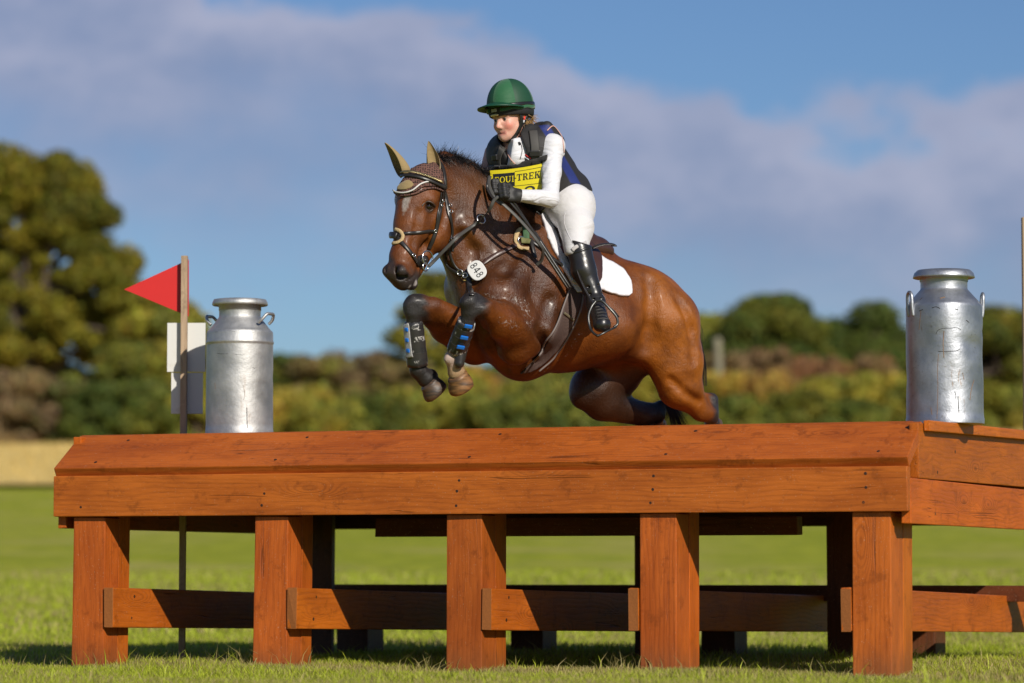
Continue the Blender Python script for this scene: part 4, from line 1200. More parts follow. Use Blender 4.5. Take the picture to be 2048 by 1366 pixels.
# hooves
def hoof(center, ax, fw, r, ln, mat, name="hoof"):
    """ax: from coronet to sole; fw: towards the toe"""
    ax = ax / np.linalg.norm(ax); fw = fw - ax * np.dot(fw, ax); fw /= np.linalg.norm(fw); sd = np.cross(ax, fw)
    prof = [(0, .66, -.04), (.08, .80, -.01), (.16, .86, .01), (.24, .84, .03), (.5, .99, .09), (.72, 1.05, .12), (.88, 1.02, .14), (.97, .92, .13), (1.0, .72, .11), (.95, .60, .1), (.92, 0.0, .1)]
    V = []; n = 28
    for u, q, sh in prof:
        for j in range(n):
            t = 2 * math.pi * j / n; rr = r * q * (1 - .10 * (math.cos(t) < -.5))
            V.append(center + ax * ln * u + fw * (rr * math.cos(t) * 1.08 + sh * r) + sd * rr * math.sin(t) * .95)
    F_ = [(i * n + j, i * n + (j + 1) % n, (i + 1) * n + (j + 1) % n, (i + 1) * n + j) for i in range(len(prof) - 1) for j in range(n)]
    return mk(name, (np.array(V), F_), mat, hb)
def hoof_mat(name, a_, b_):
    m = Mat(name); c = m.co((1, 1, 5)); n_ = m.noise(c, 12, 4, .6)
    m.set(base=m.mix(m.ramp(n_, .35, .65), a_, b_), rough=.5); m.bump(n_, .3, .004); return m.m
M_HOOFT = hoof_mat("tan_hoof", (.24, .115, .04), (.075, .038, .016)); M_HOOFD = hoof_mat("dark_hoof", (.10, .055, .03), (.03, .022, .018))
def V3(a, b): return np.asarray(b) - np.asarray(a)
hoof(P(914, 748, 16.535), V3(P(914, 748, 16.535), P(931, 782, 16.580)), V3(P(917, 746, 16.530), P(893, 756, 16.480)), .064, .088, M_HOOFT)
hoof(P(857, 762, 16.635), V3(P(857, 762, 16.635), P(884, 794, 16.670)), V3(P(858, 758, 16.630), P(838, 780, 16.570)), .064, .080, M_HOOFD)
hoof(nh, np.array([0.02, .09, -.01]), np.array([0, 0, -1.]), .050, .07, M_HOOFD)
hoof(fh, np.array([0.02, .09, -.01]), np.array([0, 0, -1.]), .050, .07, M_HOOFD)
# eye
M_EYE = simple("horse_eye", (.012, .007, .005), .06, spec=.8)
ep = fl.surf(857, 413)
v, f = lathe_vf([(0, .019), (.007, .0176), (.013, .0138), (.0176, .007), (.019, 0), (.014, -.012)], 20)
qe = np.array(Vector(KL * .8 + KF * .5).to_track_quat('Z', 'Y').to_matrix())
mk("eye", (v @ qe.T + ep + np.array([.0, .003, 0]) + (KL * .8 + KF * .5) * .001, f), M_EYE, hb)
lid = [fl.surf(844, 412), fl.surf(850, 405), fl.surf(858, 403), fl.surf(866, 407), fl.surf(870, 413)]
mk("eyelid", tube_vf(catmull([x + np.array([-.0, -.003, 0]) for x in lid], 5), .0045, 8), simple("eyelid_skin", (.05, .028, .018), .5), hb)
lid = [fl.surf(844, 415), fl.surf(850, 421), fl.surf(858, 423), fl.surf(866, 419)]
mk("eyelid", tube_vf(catmull([x + np.array([-.0, -.001, 0]) for x in lid], 5), .0030, 8), bpy.data.materials["eyelid_skin"], hb)
# mane and tail: many tapering strands
M_HAIR = Mat("black_hair"); M_HAIR.set(base=(.012, .010, .010), rough=.38, spec=.5); M_HAIR = M_HAIR.m
def strands(roots, dirs, lens, w, curl=.3, droop=.3, seg=4):
    V = []; Fq = []
    for k, (p, d, ln) in enumerate(zip(roots, dirs, lens)):
        d = d / np.linalg.norm(d); side = np.cross(d, rng.normal(size=3)); side /= np.linalg.norm(side)
        bend = rng.normal(0, curl, 3); b0 = len(V)
        for i in range(seg + 1):
            t = i / seg; q = p + d * ln * t + bend * ln * t * t * .5 + np.array([0, 0, -droop * ln * t * t])
            ww = w * (1 - t * .92); V += [q - side * ww, q + side * ww]
        for i in range(seg): Fq.append((b0 + 2 * i, b0 + 2 * i + 1, b0 + 2 * i + 3, b0 + 2 * i + 2))
    return np.array(V), np.array(Fq)
crest = catmull([H(874, 316), H(905, 316), H(935, 330), H(965, 348), H(1000, 378), H(1030, 404), H(1055, 425)], 10)
n = 4200; ii = rng.uniform(0, len(crest) - 1.01, n); i0 = ii.astype(int)
cr = crest[i0] * (1 - (ii - i0))[:, None] + crest[i0 + 1] * (ii - i0)[:, None] + HL[None] * rng.normal(0, .012, n)[:, None] + np.array([0, 0, -.012])
u = ii / len(crest)
dr = np.array([0, 0, 1.0]) + HF[None] * rng.normal(.10, .45, n)[:, None] + HL[None] * rng.normal(.12, .45, n)[:, None]
mk("mane", strands(cr, dr, rng.uniform(.025, .065, n) * (1.0 - .3 * u) * (1 + .5 * np.sin(ii * 1.9) ** 2), .0019, .55, .25), M_HAIR, hb, smooth=False)
# near-side lying mane fringe
n = 2600; ii = rng.uniform(0, len(crest) - 1.01, n); i0 = ii.astype(int)
cr2 = crest[i0] + HL[None] * .018
mk("mane", strands(cr2, HL[None] * .7 + np.array([0, 0, .35]) + rng.normal(0, .3, (n, 3)) - HF[None] * .4, rng.uniform(.03, .07, n), .0018, .5, .9), M_HAIR, hb, smooth=False)
td = catmull([H(1322, 562), H(1350, 592), H(1372, 630), H(1388, 680), H(1396, 740), H(1385, 800), H(1362, 838)], 12)
td = td - HL[None] * np.linspace(.02, .15, len(td))[:, None] - HF[None] * np.concatenate([np.linspace(-.02, .05, 30), np.linspace(.05, .02, len(td) - 30)])[:, None]
V_ = []; F_ = []; o_ = 0
for k in range(420):
    off = rng.normal(0, 1, 3) * np.array([.022, .03, .02]); e0 = rng.integers(40, len(td)); s0 = rng.integers(0, 14)
    pth = td[s0:e0] + off * np.linspace(.3, 1.1, e0 - s0)[:, None]
    side = np.array([.8, .5, .2]) * .0018; n_ = len(pth)
    w_ = np.linspace(1, .25, n_)[:, None]
    vv_ = np.stack([pth - side * w_, pth + side * w_], 1).reshape(-1, 3); V_.append(vv_)
    F_ += [(o_ + 2 * i, o_ + 2 * i + 1, o_ + 2 * i + 3, o_ + 2 * i + 2) for i in range(n_ - 1)]; o_ += len(vv_)
for k in range(110):
    p0 = P(1392 + rng.normal(0, 5), 655 + rng.normal(0, 6), 17.470 + rng.normal(0, .02)); n_ = 10
    ex_ = rng.normal(0, 1); pth = catmull([p0, P(1402 + 2 * ex_, 700, 17.500), P(1406 + 3 * ex_, 735, 17.520), P(1403 + 5 * ex_, 772, 17.540)], 4)
    side = np.array([.8, .5, .2]) * .0014; n_ = len(pth); w_ = np.linspace(1, .25, n_)[:, None]
    V_.append(np.stack([pth - side * w_, pth + side * w_], 1).reshape(-1, 3)); F_ += [(o_ + 2 * i, o_ + 2 * i + 1, o_ + 2 * i + 3, o_ + 2 * i + 2) for i in range(n_ - 1)]; o_ += 2 * n_
for k in range(150):
    ex_ = rng.normal(0, 1); pth = catmull([P(1330 + 5 * rng.normal(), 790, 17.620), P(1340 + 6 * ex_, 812, 17.620), P(1350 + 8 * ex_, 832, 17.620), P(1358 + 11 * ex_, 856, 17.620)], 4)
    side = np.array([.8, .5, .2]) * .0016; n_ = len(pth); w_ = np.linspace(1, .3, n_)[:, None]
    V_.append(np.stack([pth - side * w_, pth + side * w_], 1).reshape(-1, 3)); F_ += [(o_ + 2 * i, o_ + 2 * i + 1, o_ + 2 * i + 3, o_ + 2 * i + 2) for i in range(n_ - 1)]; o_ += 2 * n_
mk("tail", (np.concatenate(V_), np.array(F_)), M_HAIR, hb, smooth=False)
# ================================================================== RIDER
def frame(yaw, pitch=0.0, roll=0.0):
    """forward, left, up axes; yaw from image-left towards the camera, pitch downwards"""
    f = np.array([-math.cos(yaw), -math.sin(yaw), 0]); l = np.array([math.sin(yaw), -math.cos(yaw), 0]); u = UP.copy()
    f2 = f * math.cos(pitch) - u * math.sin(pitch); u2 = f * math.sin(pitch) + u * math.cos(pitch)
    l2 = l * math.cos(roll) + u2 * math.sin(roll); u3 = -l * math.sin(roll) + u2 * math.cos(roll)
    return f2, l2, u3
tf, tl, tu = frame(R(52), R(38))                # torso leaning forward
LS, RS = P(1106, 292, 16.830), P(986, 306, 17.070)
EL, WR_L = P(1100, 397, 16.690), P(1036, 391, 16.560)
ER, WR_R = P(968, 352, 17.010), P(994, 384, 16.840)
CH, WA, PE = P(1048, 322, 16.950), P(1094, 376, 17.070), P(1134, 410, 17.120)
HIPL, HIPR = P(1143, 416, 17.010), P(1128, 405, 17.310)
THM, KNL = P(1153, 455, 16.900), P(1152, 500, 16.805)
ANL, TOL = P(1192, 606, 16.770), P(1204, 648, 16.610)
KNR, ANR = P(1108, 505, 17.550), P(1160, 600, 17.570)
hf, hl_, hu = frame(R(50), R(8), R(3))
HC = P(1019, 233, 16.870)
def hd(f_, l__, u_): return HC + hf * f_ + hl_ * l__ + hu * u_
def limbs(fd, g):
    """torso and arms; g inflates"""
    fd.ell(CH, (.105 + g, .150 + g, .165 + g), (tf, tl, tu), .03)
    fd.cone(LS * .8 + RS * .2, RS * .8 + LS * .2, .072 + g, .070 + g, .04)
    fd.cone(CH - tf * .01, WA, .118 + g, .100 + g, .05, tl, 1.22)
    fd.cone(WA, PE, .100 + g, .110 + g, .05, tl, 1.2)
def arms(fd, g):
    fd.cone(CH + tl * .10, LS, .066 + g, .058 + g, .04)
    fd.cone(LS, LS * .5 + EL * .5, .051 + g, .046 + g, .025); fd.cone(LS * .5 + EL * .5, EL, .046 + g, .041 + g, .02)
    fd.cone(EL, WR_L, .043 + g, .029 + g, .022)
    fd.cone(RS, ER, .060 + g, .044 + g, .03); fd.cone(ER, WR_R, .044 + g, .030 + g, .02)
def legs(fd, g):
    fd.cone(PE, HIPL, .105 + g, .115 + g, .05); fd.cone(PE, HIPR, .105 + g, .115 + g, .05)
    fd.ball(PE + np.array([.012, .03, .0]), .115 + g, .05)
    fd.cone(HIPL, THM, .104 + g, .078 + g, .03); fd.cone(THM, KNL, .078 + g, .056 + g, .03)
    fd.cone(HIPR, KNR, .104 + g, .06 + g, .03)
def shanks(fd, g):
    fd.cone(KNL, KNL * .6 + ANL * .4, .052 + g, .054 + g, .03); fd.cone(KNL * .6 + ANL * .4, ANL, .054 + g, .036 + g, .02)
    fd.cone(ANL, TOL, .036 + g, .034 + g, .03)
    fd.cone(KNR, ANR, .052 + g, .038 + g, .03); fd.cone(ANR, ANR + np.array([-.05, -.12, -.04]), .036 + g, .034 + g, .03)
def head(fd):
    A = (hf, hl_, hu)
    fd.ell(hd(-.012, 0, .035), (.096, .074, .092), A, .02)                       # skull
    fd.ell(hd(.022, 0, -.035), (.066, .060, .075), A, .02)                       # face
    fd.cone(hd(.030, 0, -.085), hd(.060, 0, -.103), .040, .024, .02)             # jaw to chin
    for s_ in (1, -1):
        fd.cone(hd(.010, .048 * s_, -.060), hd(.050, .022 * s_, -.095), .020, .018, .02)
        fd.ball(hd(.056, .036 * s_, -.044), .020, .02)                            # cheek
        fd.cone(hd(.081, .012 * s_, .004), hd(.068, .045 * s_, .004), .010, .010, .012)   # brow
        fd.ball(hd(.087, .010 * s_, -.056), .0075, .008)                          # nostril wing
        fd.ball(hd(.078, .030 * s_, -.016), .013, .006, op="sub")                  # socket
        fd.ball(hd(.066, .030 * s_, -.016), .0125, .006)                           # eyelid ball
        fd.ell(hd(-.005, .073 * s_, -.005), (.018, .007, .030), A, .008)         # ear
    fd.cone(hd(.083, 0, -.006), hd(.101, 0, -.048), .0065, .0105, .010)           # nose
    fd.cone(hd(.0705, -.021, -.0775), hd(.0705, .021, -.0775), .0066, .0066, .010)
    fd.ball(hd(.0785, 0, -.0755), .0065, .010)
    fd.cone(hd(.0695, -.018, -.0885), hd(.0695, .018, -.0885), .0068, .0068, .010)
    fd.cone(hd(.0815, -.022, -.0838), hd(.0815, .022, -.0838), .0024, .0024, .004, op="sub")
    fd.cone(hd(-.03, 0, -.06), CH * .55 + (LS + RS) * .225 + np.array([0, 0, .03]), .047, .054, .03)   # neck
def fingers(fd, wr, kn, thumb, across, g=0.0, k=.007):
    """palm, four curled fingers and a thumb; kn = middle knuckle; across = index->little direction"""
    d = (kn - wr) / np.linalg.norm(kn - wr); dn = np.cross(d, across); dn /= np.linalg.norm(dn)
    if dn[1] > 0: dn = -dn                                                        # dn: curl side, towards the camera
    for i, (o_, ln) in enumerate(((-1.5, .95), (-.5, 1.05), (.5, 1.0), (1.5, .8))):
        a = kn + across * o_ * .0195
        fd.cone(wr + across * o_ * .012, a, .017 + g, .0125 + g, .012)
        b = a + d * .022 * ln + dn * .018; c_ = b - d * .016 * ln + dn * .016; e = c_ - d * .020 * ln - dn * .004
        fd.cone(a, b, .0118 + g, .0108 + g, k); fd.cone(b, c_, .0108 + g, .0100 + g, k); fd.cone(c_, e, .0100 + g, .0088 + g, k)
    t0 = wr * .65 + kn * .35 - across * .022
    t1 = t0 - across * .018 + d * .022 + dn * .012; t2 = t1 + d * .028 + across * .008 + dn * .010
    fd.cone(t0, t1, .0150 + g, .0125 + g, k); fd.cone(t1, t2, .0122 + g, .0100 + g, k)
HKL = P(1007, 386, 16.540); HKR = P(985, 377, 16.790)
acL = np.array([.12, -.25, -.96]); acL /= np.linalg.norm(acL)
blo = np.array([P(925, 150, 16.270)[0], 16.250, CAM_Z + 1.12]); bhi = np.array([P(1260, 150, 17.770)[0], 17.820, CAM_Z + 2.50])
fb = Field(np.array([blo[0], 16.370, blo[2]]), bhi, .0052)
limbs(fb, -.020); arms(fb, -.017); legs(fb, -.016); shanks(fb, -.012); head(fb)
fingers(fb, WR_L, HKL, None, acL, -.003); fingers(fb, WR_R, HKR, None, acL, -.003)
BV, BF = fb.nets(); BV = relax(BV, BF, 1, .3)
def skin_color(V):
    c = np.tile(np.array([.62, .34, .26]), (len(V), 1))
    def t(w, k): 
        nonlocal c
        c = c * (1 - w[:, None]) + np.array(k) * w[:, None]
    for s_ in (1, -1): t(.75 * (1 - sm(np.linalg.norm(V - hd(.066, .042 * s_, -.050), axis=1), .008, .036)), (.68, .20, .16))
    t(.5 * (1 - sm(np.linalg.norm(V - hd(.105, 0, -.050), axis=1), .004, .02)), (.70, .26, .20))
    t(.85 * (1 - sm(seg_d(V, hd(.079, -.020, -.0825), hd(.079, .020, -.0825)), .009, .014)), (.50, .19, .16))
    t(.8 * (1 - sm(seg_d(V, hd(.080, -.021, -.0838), hd(.080, .021, -.0838)), .002, .005)), (.20, .05, .05))
    return c
m = Mat("skin"); at1 = m.n("ShaderNodeVertexColor", layer_name="col"); c = m.co()
m.set(base=m.mix(m.math("MULTIPLY", m.noise(c, 60, 4, .6), .25), at1.outputs[0], (.50, .22, .16)), rough=.5, sss=.12)
m.b.inputs["Subsurface Radius"].default_value = (.01, .004, .002); m.b.inputs["Subsurface Scale"].default_value = .5
M_SKIN = m.m
rd = empty("person", tuple(PE)); setp(rd, "rider in green helmet, white shirt and breeches leaning forward and holding the reins", "person")
mk("body", (BV, BF), M_SKIN, rd, col=skin_color(BV))
M_DEYE = simple("dark_eye", (.02, .018, .02), .1); M_EW = simple("eye_white", (.55, .5, .48), .3)
for s_ in (1, -1):
    v, f = lathe_vf([(0, .0118), (.005, .0107), (.0085, .0082), (.0118, 0)], 16)
    q = np.array(Vector(hf + hl_ * .1 * s_).to_track_quat('Z', 'Y').to_matrix())
    mk("eye", (v * 1.04 @ q.T + hd(.0672, .030 * s_, -.016), f), M_EW, rd)
    v, f = lathe_vf([(0, .0124), (.0045, .0114), (.0062, .0103)], 14); mk("iris", (v * 1.02 @ q.T + hd(.0678, .030 * s_, -.016), f), M_DEYE, rd)
    mk("eyebrow", tube_vf(catmull([hd(.092, .012 * s_, .004), hd(.088, .030 * s_, .009), hd(.076, .048 * s_, .003)], 5), [.0022] * 11, 6), simple("brow_hair", (.16, .09, .045), .8), rd)
    mk("eyelash", tube_vf(catmull([hd(.080, .020 * s_, -.014), hd(.0815, .030 * s_, -.0095), hd(.077, .041 * s_, -.015)], 5), [.0013] * 11, 5), M_HAIR, rd)

# --- clothes
def fabric(name, base, rough=.8, bump=.25, fold=.4, sheen=.2, col2=None, scale=9):
    m = Mat(name); c = m.co()
    n1 = m.noise(c, scale, 4, .55, 1.0); n2 = m.noise(c, 260, 2, .6)
    m.set(base=m.mix(n1, tuple(x * .86 for x in base), base), rough=rough, sheen=sheen, spec=.25)
    w = m.noise(m.co((1, 1, 2.2)), scale * .9, 1.4, .45, 2.2)
    m.bump(m.math("ADD", m.math("MULTIPLY", w, fold * 4), m.math("MULTIPLY", n2, .12)), bump, .02)
    return m.m
M_SHIRT = fabric("white_shirt", (.66, .655, .69), .6, .30, .50, scale=8); M_BREECH = fabric("white_breeches", (.64, .625, .635), .7, .30, .35, scale=6)
M_BLACKC = fabric("black_nylon", (.026, .024, .023), .62, .30, .3); M_BLUE = fabric("blue_mesh", (.020, .035, .16), .7, .4, .2)
M_STRAP = simple("grey_black_webbing", (.050, .046, .042), .65, scale=120); M_BLK = simple("black_plastic", (.014, .013, .013), .3)
fs = Field((blo[0], 16.420, CAM_Z + 1.75), (P(1160, 200, 17.370)[0], 17.420, CAM_Z + 2.32), .0055)
limbs(fs, 0); arms(fs, 0)
def wrinkle(fd, a, b, r, depth_dir, k=.008): fd.cone(a + depth_dir, b + depth_dir, r, r, k, op="sub")
cdir = np.array([0, -1.0, 0])
for (x0, y0, x1, y1) in ((1092, 345, 1128, 335), (1088, 362, 1120, 372), (1075, 378, 1098, 396), (1060, 376, 1072, 404), (1048, 378, 1054, 398), (1095, 318, 1126, 308), (1082, 384, 1112, 386), (1100, 330, 1090, 352)):
    a, b = fs.surf(x0, y0), fs.surf(x1, y1)
    if a is not None and b is not None: fs.cone(a + np.array([0, .006, .0]), b + np.array([0, .006, .0]), .0085, .0085, .012)
ndir = (HC - CH); 
fs.cone(hd(-.03, 0, -.09), CH * .55 + (LS + RS) * .225 + np.array([0, 0, .03]), .056, .068, .02)                # collar
fs.cone(P(1026, 288, 16.820), P(1030, 312, 16.840), .044, .062, .02)
fs.plane(hd(.02, 0, -.118), np.array([-.25, -.1, 1.0]), .006)
fs.plane(WR_L * .93 + HKL * .07, HKL - WR_L, .006)
SV, SF = fs.nets(); SV = relax(SV, SF, 2, .4)
shirt = mk("white_shirt", (SV, SF), M_SHIRT, rd)
SB = bvh_of(SV, SF)
fq = Field((P(1060, 400, 16.870)[0], 16.620, CAM_Z + 1.50), (bhi[0], 17.770, CAM_Z + 2.0), .0058)
legs(fq, .003); fq.cone(WA, PE, .095, .108, .05, tl, 1.2)
fq.plane(P(1158, 512, 16.770), np.array([-.15, -.1, -1.0]), .006)
a, b = fq.surf(1160, 420), fq.surf(1172, 470)
QV, QF = fq.nets(); QV = relax(QV, QF, 2, .4)
mk("white_breeches", (QV, QF), M_BREECH, rd); QB = bvh_of(QV, QF)
mk("breeches_seam", drape(QB, [(1130, 425), (1128, 445), (1137, 470), (1148, 490)], .004, .002, -.0005), fabric("seam", (.62, .60, .62), .8, .1, .1), rd)
mk("knee_band", drape(QB, [(1145, 500), (1152, 494), (1162, 490), (1172, 486)], .020, .004, .001), fabric("grey_band", (.48, .45, .44), .8, .2, .2), rd)
# boots
ft = Field((P(1120, 500, 16.570)[0], 16.470, CAM_Z + 1.13), (P(1260, 500, 17.170)[0], 17.070, CAM_Z + 1.72), .0045)
ft.cone(KNL + np.array([.015, 0, .012]), KNL * .62 + ANL * .38, .061, .060, .03); ft.cone(KNL * .62 + ANL * .38, ANL + np.array([0, 0, .02]), .060, .039, .02)
ft.ball(ANL, .043, .02); ft.cone(ANL + np.array([.01, .03, -.01]), ANL + np.array([.01, .045, -.05]), .036, .034, .02)
ft.cone(ANL + np.array([0, -.02, -.01]), TOL, .041, .039, .03); ft.ball(TOL + np.array([0, -.012, -.004]), .039, .02)
sol = TOL * .6 + ANL * .4 + np.array([0, .01, -.046])
ft.plane(TOL + np.array([0, 0, -.034]), np.array([0, .45, -1.0]), .006)
ft.plane(P(1170, 487, 16.770), np.array([.30, -.1, 1.0]), .005)
for (x0, y0, x1, y1) in ((1176, 590, 1206, 586), (1180, 600, 1208, 597), (1172, 575, 1200, 570)):
    a, b = ft.surf(x0, y0), ft.surf(x1, y1)
    if a is not None and b is not None: ft.cone(a + cdir * .002, b + cdir * .002, .005, .005, .01, op="sub")
TV, TF = ft.nets(); TV = relax(TV, TF, 2, .4); TBV = bvh_of(TV, TF)
mb = Mat("polished_boot"); c = mb.co(); mb.set(base=mb.mix(mb.noise(c, 8, 4, .6), (.010, .009, .009), (.022, .019, .017)), rough=mb.math("ADD", .18, mb.math("MULTIPLY", mb.noise(c, 14, 4, .7), .25)), spec=.6); mb.bump(mb.noise(c, 12, 4, .5, 1.0), .25, .012)
bt = mk("riding_boot", (TV, TF), mb.m, rd)
for k in range(5):
    y_ = 615 + 6 * k; mk("boot_lace", drape(TBV, [(1190 + k * 1.0, y_), (1202 + k, y_ - 3), (1214 + k, y_)], .006, .003, 0, 4), M_STRAP, rd)
mk("boot_strap", drape(TBV, [(1148, 505), (1160, 502), (1176, 496), (1192, 492)], .012, .003, 0), M_BLK, rd)
ft2 = Field((P(1080, 500, 17.570)[0], 17.320, CAM_Z + 1.1), (P(1200, 500, 17.570)[0], 17.820, CAM_Z + 1.75), .009)
shanks(ft2, .006); v, f = ft2.nets(); mk("riding_boot", (v, f), mb.m, rd)
# body protector
fv = Field((blo[0], 16.470, CAM_Z + 1.72), (P(1215, 200, 17.470)[0], 17.520, CAM_Z + 2.36), .0052)
limbs(fv, .022)
fv.cone(P(1094, 254, 16.86), P(1112, 285, 16.93), .030, .045, .03)
fv.cone(P(1084, 264, 16.930), P(1126, 335, 17.130), .052, .062, .04)                    # back shell
fv.cone(P(1116, 352, 17.090), P(1144, 372, 17.150), .074, .076, .04, tl, 1.2)
fv.cone(P(1060, 262, 16.870), P(1078, 290, 16.870), .036, .05, .02); fv.cone(P(1012, 285, 16.990), P(1000, 310, 17.010), .036, .05, .02)
fv.ball(LS + tl * .050 + np.array([.010, 0, -.016]), .074, .012, op="sub"); fv.cone(LS + tl * .075, EL + tl * .04, .078, .075, .012, op="sub")
fv.ball(RS - tl * .07, .082, .012, op="sub")
fv.cone(hd(-.0, 0, -.10), P(1037, 322, 16.770), .068, .040, .012, op="sub")
fv.plane(P(1150, 395, 17.070), np.array([.42, -.05, -1.0]), .008)
VV, VF = fv.nets(); VV = relax(VV, VF, 2, .4); VB = bvh_of(VV, VF)
wv = np.clip(1 - sm(np.abs(((VV - P(1122, 322, 17.070)) @ np.array([.86, 0, .5]))), .020, .026), 0, 1) * (VV[:, 2] > P(0, 372, 17.070)[2]) * (VV[:, 2] < P(0, 262, 17.070)[2])
vc = np.array([.026, .024, .024]) * (1 - wv[:, None]) + np.array([.022, .034, .165]) * wv[:, None]
m = Mat("body_protector_fabric"); at1 = m.n("ShaderNodeVertexColor", layer_name="col"); c = m.co()
m.set(base=m.mix(m.noise(c, 14, 4, .6), m.mix(1.0, at1.outputs[0], (.7, .7, .7), "MULTIPLY"), at1.outputs[0]), rough=.62, spec=.35)
m.bump(m.math("ADD", m.noise(c, 10, 3, .5, 1.5), m.math("MULTIPLY", m.noise(c, 220, 2, .5), .08)), .35, .02)
mk("body_protector", (VV, VF), m.m, rd, col=vc)
AB = bvh_of(np.concatenate([VV, SV]), np.concatenate([VF, SF + len(VV)]))
def dr(name, b_, path, w, t, mat, off=.002, par=rd, **kw): return mk(name, drape(b_, path, w, t, off, **kw), mat, par)
M_PINK = simple("pink_piping", (.62, .35, .28), .6)
dr("piping", AB, [(1094, 262), (1104, 252), (1116, 258), (1124, 278), (1127, 305)], .005, .004, M_PINK)
dr("piping", AB, [(1015, 305), (1022, 318), (1030, 327)], .006, .004, M_PINK)
dr("shoulder_strap", AB, [(1066, 262), (1068, 275), (1070, 295), (1070, 318)], .046, .0035, M_STRAP)
dr("shoulder_strap", AB, [(1010, 288), (1003, 300), (997, 318), (998, 332)], .040, .0035, M_STRAP)
dr("chest_band", AB, [(977, 336), (1000, 336), (1035, 332), (1065, 325), (1095, 316)], .034, .007, M_BLACKC, .004)
for (x, y, w_, h_) in ((1070, 307, .052, .030), (993, 315, .042, .030), (1072, 326, .050, .016), (998, 334, .046, .014)):
    h3 = hit(AB, x, y)
    if h3:
        q = Vector(-h3[1]).to_track_quat('Y', 'Z').to_matrix().to_4x4()
        me = bevel_box("buckle", -w_ / 2, w_ / 2, -.010, .006, -h_ / 2, h_ / 2, .004); o = link("buckle", me, M_BLK, rd)
        M = Matrix.Translation(h3[0] + h3[1] * .008) @ q; o.matrix_basis = rd.matrix_world.inverted() @ M
# bib with lettering
M_YEL = simple("yellow_bib", (.66, .55, .010), .45, var=.06, scale=14); M_INK = simple("black_print", (.012, .012, .012), .5)
def bq(u, v):   # bib coordinates to photo pixels
    tx_, ty_ = 980 + 113 * u, 341 - 16 * u + 3 * math.sin(u * 3.1)
    bx_, by_ = 983 + 106 * u, 388 - 9 * u
    return tx_ + (bx_ - tx_) * v, ty_ + (by_ - ty_) * v
def bquad(u0, v0, u1, v1, n=6): return [bq(u0 + (u1 - u0) * i / n, v0) for i in range(n + 1)] + [bq(u1 + (u0 - u1) * i / n, v1) for i in range(n + 1)]
# the bib hangs as a smooth curved panel in front of the chest
def bib_point(u, v, off=0.0):
    px, py = bq(u, v); c0 = BIBD[0] + BIBD[1] * (u - .5) + .05 * (u - .5) ** 2 + BIBD[2] * (v - .5)
    return P(px, py, c0 - off)
tmp = []
for u in np.linspace(.08, .85, 8):
    for v_ in np.linspace(.05, .9, 5):
        h3 = hit(AB, *bq(u, v_))
        if h3: tmp.append((1, u - .5, v_ - .5, h3[0][1] - .05 * (u - .5) ** 2))
tmp = np.array(tmp); cf = np.linalg.lstsq(tmp[:, :3], tmp[:, 3], rcond=None)[0]; BIBD = [0, cf[1] * .5, -.012]; BIBD[0] = float(np.min(tmp[:, 3] - BIBD[1] * tmp[:, 1] - BIBD[2] * tmp[:, 2])) - .016
def bib_poly(name, polys, mat, off, par, thick=.0015):
    V = []; Fc = []
    for po_ in polys:
        b0 = len(V); n_ = len(po_)
        V += [bib_point(u, v, off + thick) for u, v in po_] + [bib_point(u, v, off) for u, v in po_]
        Fc.append(tuple(b0 + i for i in range(n_))); Fc.append(tuple(b0 + n_ + i for i in range(n_))[::-1])
        Fc += [(b0 + (i + 1) % n_, b0 + i, b0 + n_ + i, b0 + n_ + (i + 1) % n_) for i in range(n_)]
    return mk(name, (np.array(V), Fc), mat, par, smooth=False)
nu, nv = 16, 8
V = [bib_point(i / nu, j / nv, o_) for o_ in (.003, 0) for j in range(nv + 1) for i in range(nu + 1)]
nn = (nu + 1) * (nv + 1); Fc = []
for j in range(nv):
    for i in range(nu):
        a = j * (nu + 1) + i; q = (a, a + 1, a + nu + 2, a + nu + 1); Fc += [q, tuple(x + nn for x in q[::-1])]
bib = mk("bib", (np.array(V), Fc), M_YEL, rd)
def strip(u0, v0, u1, v1, n=6): return [[(u0 + (u1 - u0) * i / n, v0), (u0 + (u1 - u0) * (i + 1) / n, v0), (u0 + (u1 - u0) * (i + 1) / n, v1), (u0 + (u1 - u0) * i / n, v1)] for i in range(n)]
pr = []
pr += strip(.05, .16, .44, .74)                                                       # black half panel
pr += strip(.44, .12, .93, .135) + strip(.44, .735, .93, .75); pr += [[(.925, .12), (.935, .12), (.935, .75), (.925, .75)]]
pr += [[(.72 + .10 * math.cos(t), .93 + .13 * math.sin(t)) for t in np.linspace(-2.9, .4, 9)] + [(.72 + .055 * math.cos(t), .93 + .07 * math.sin(t)) for t in np.linspace(.4, -2.9, 9)]]
bib_poly("bib_print", pr, M_INK, .0035, rd)
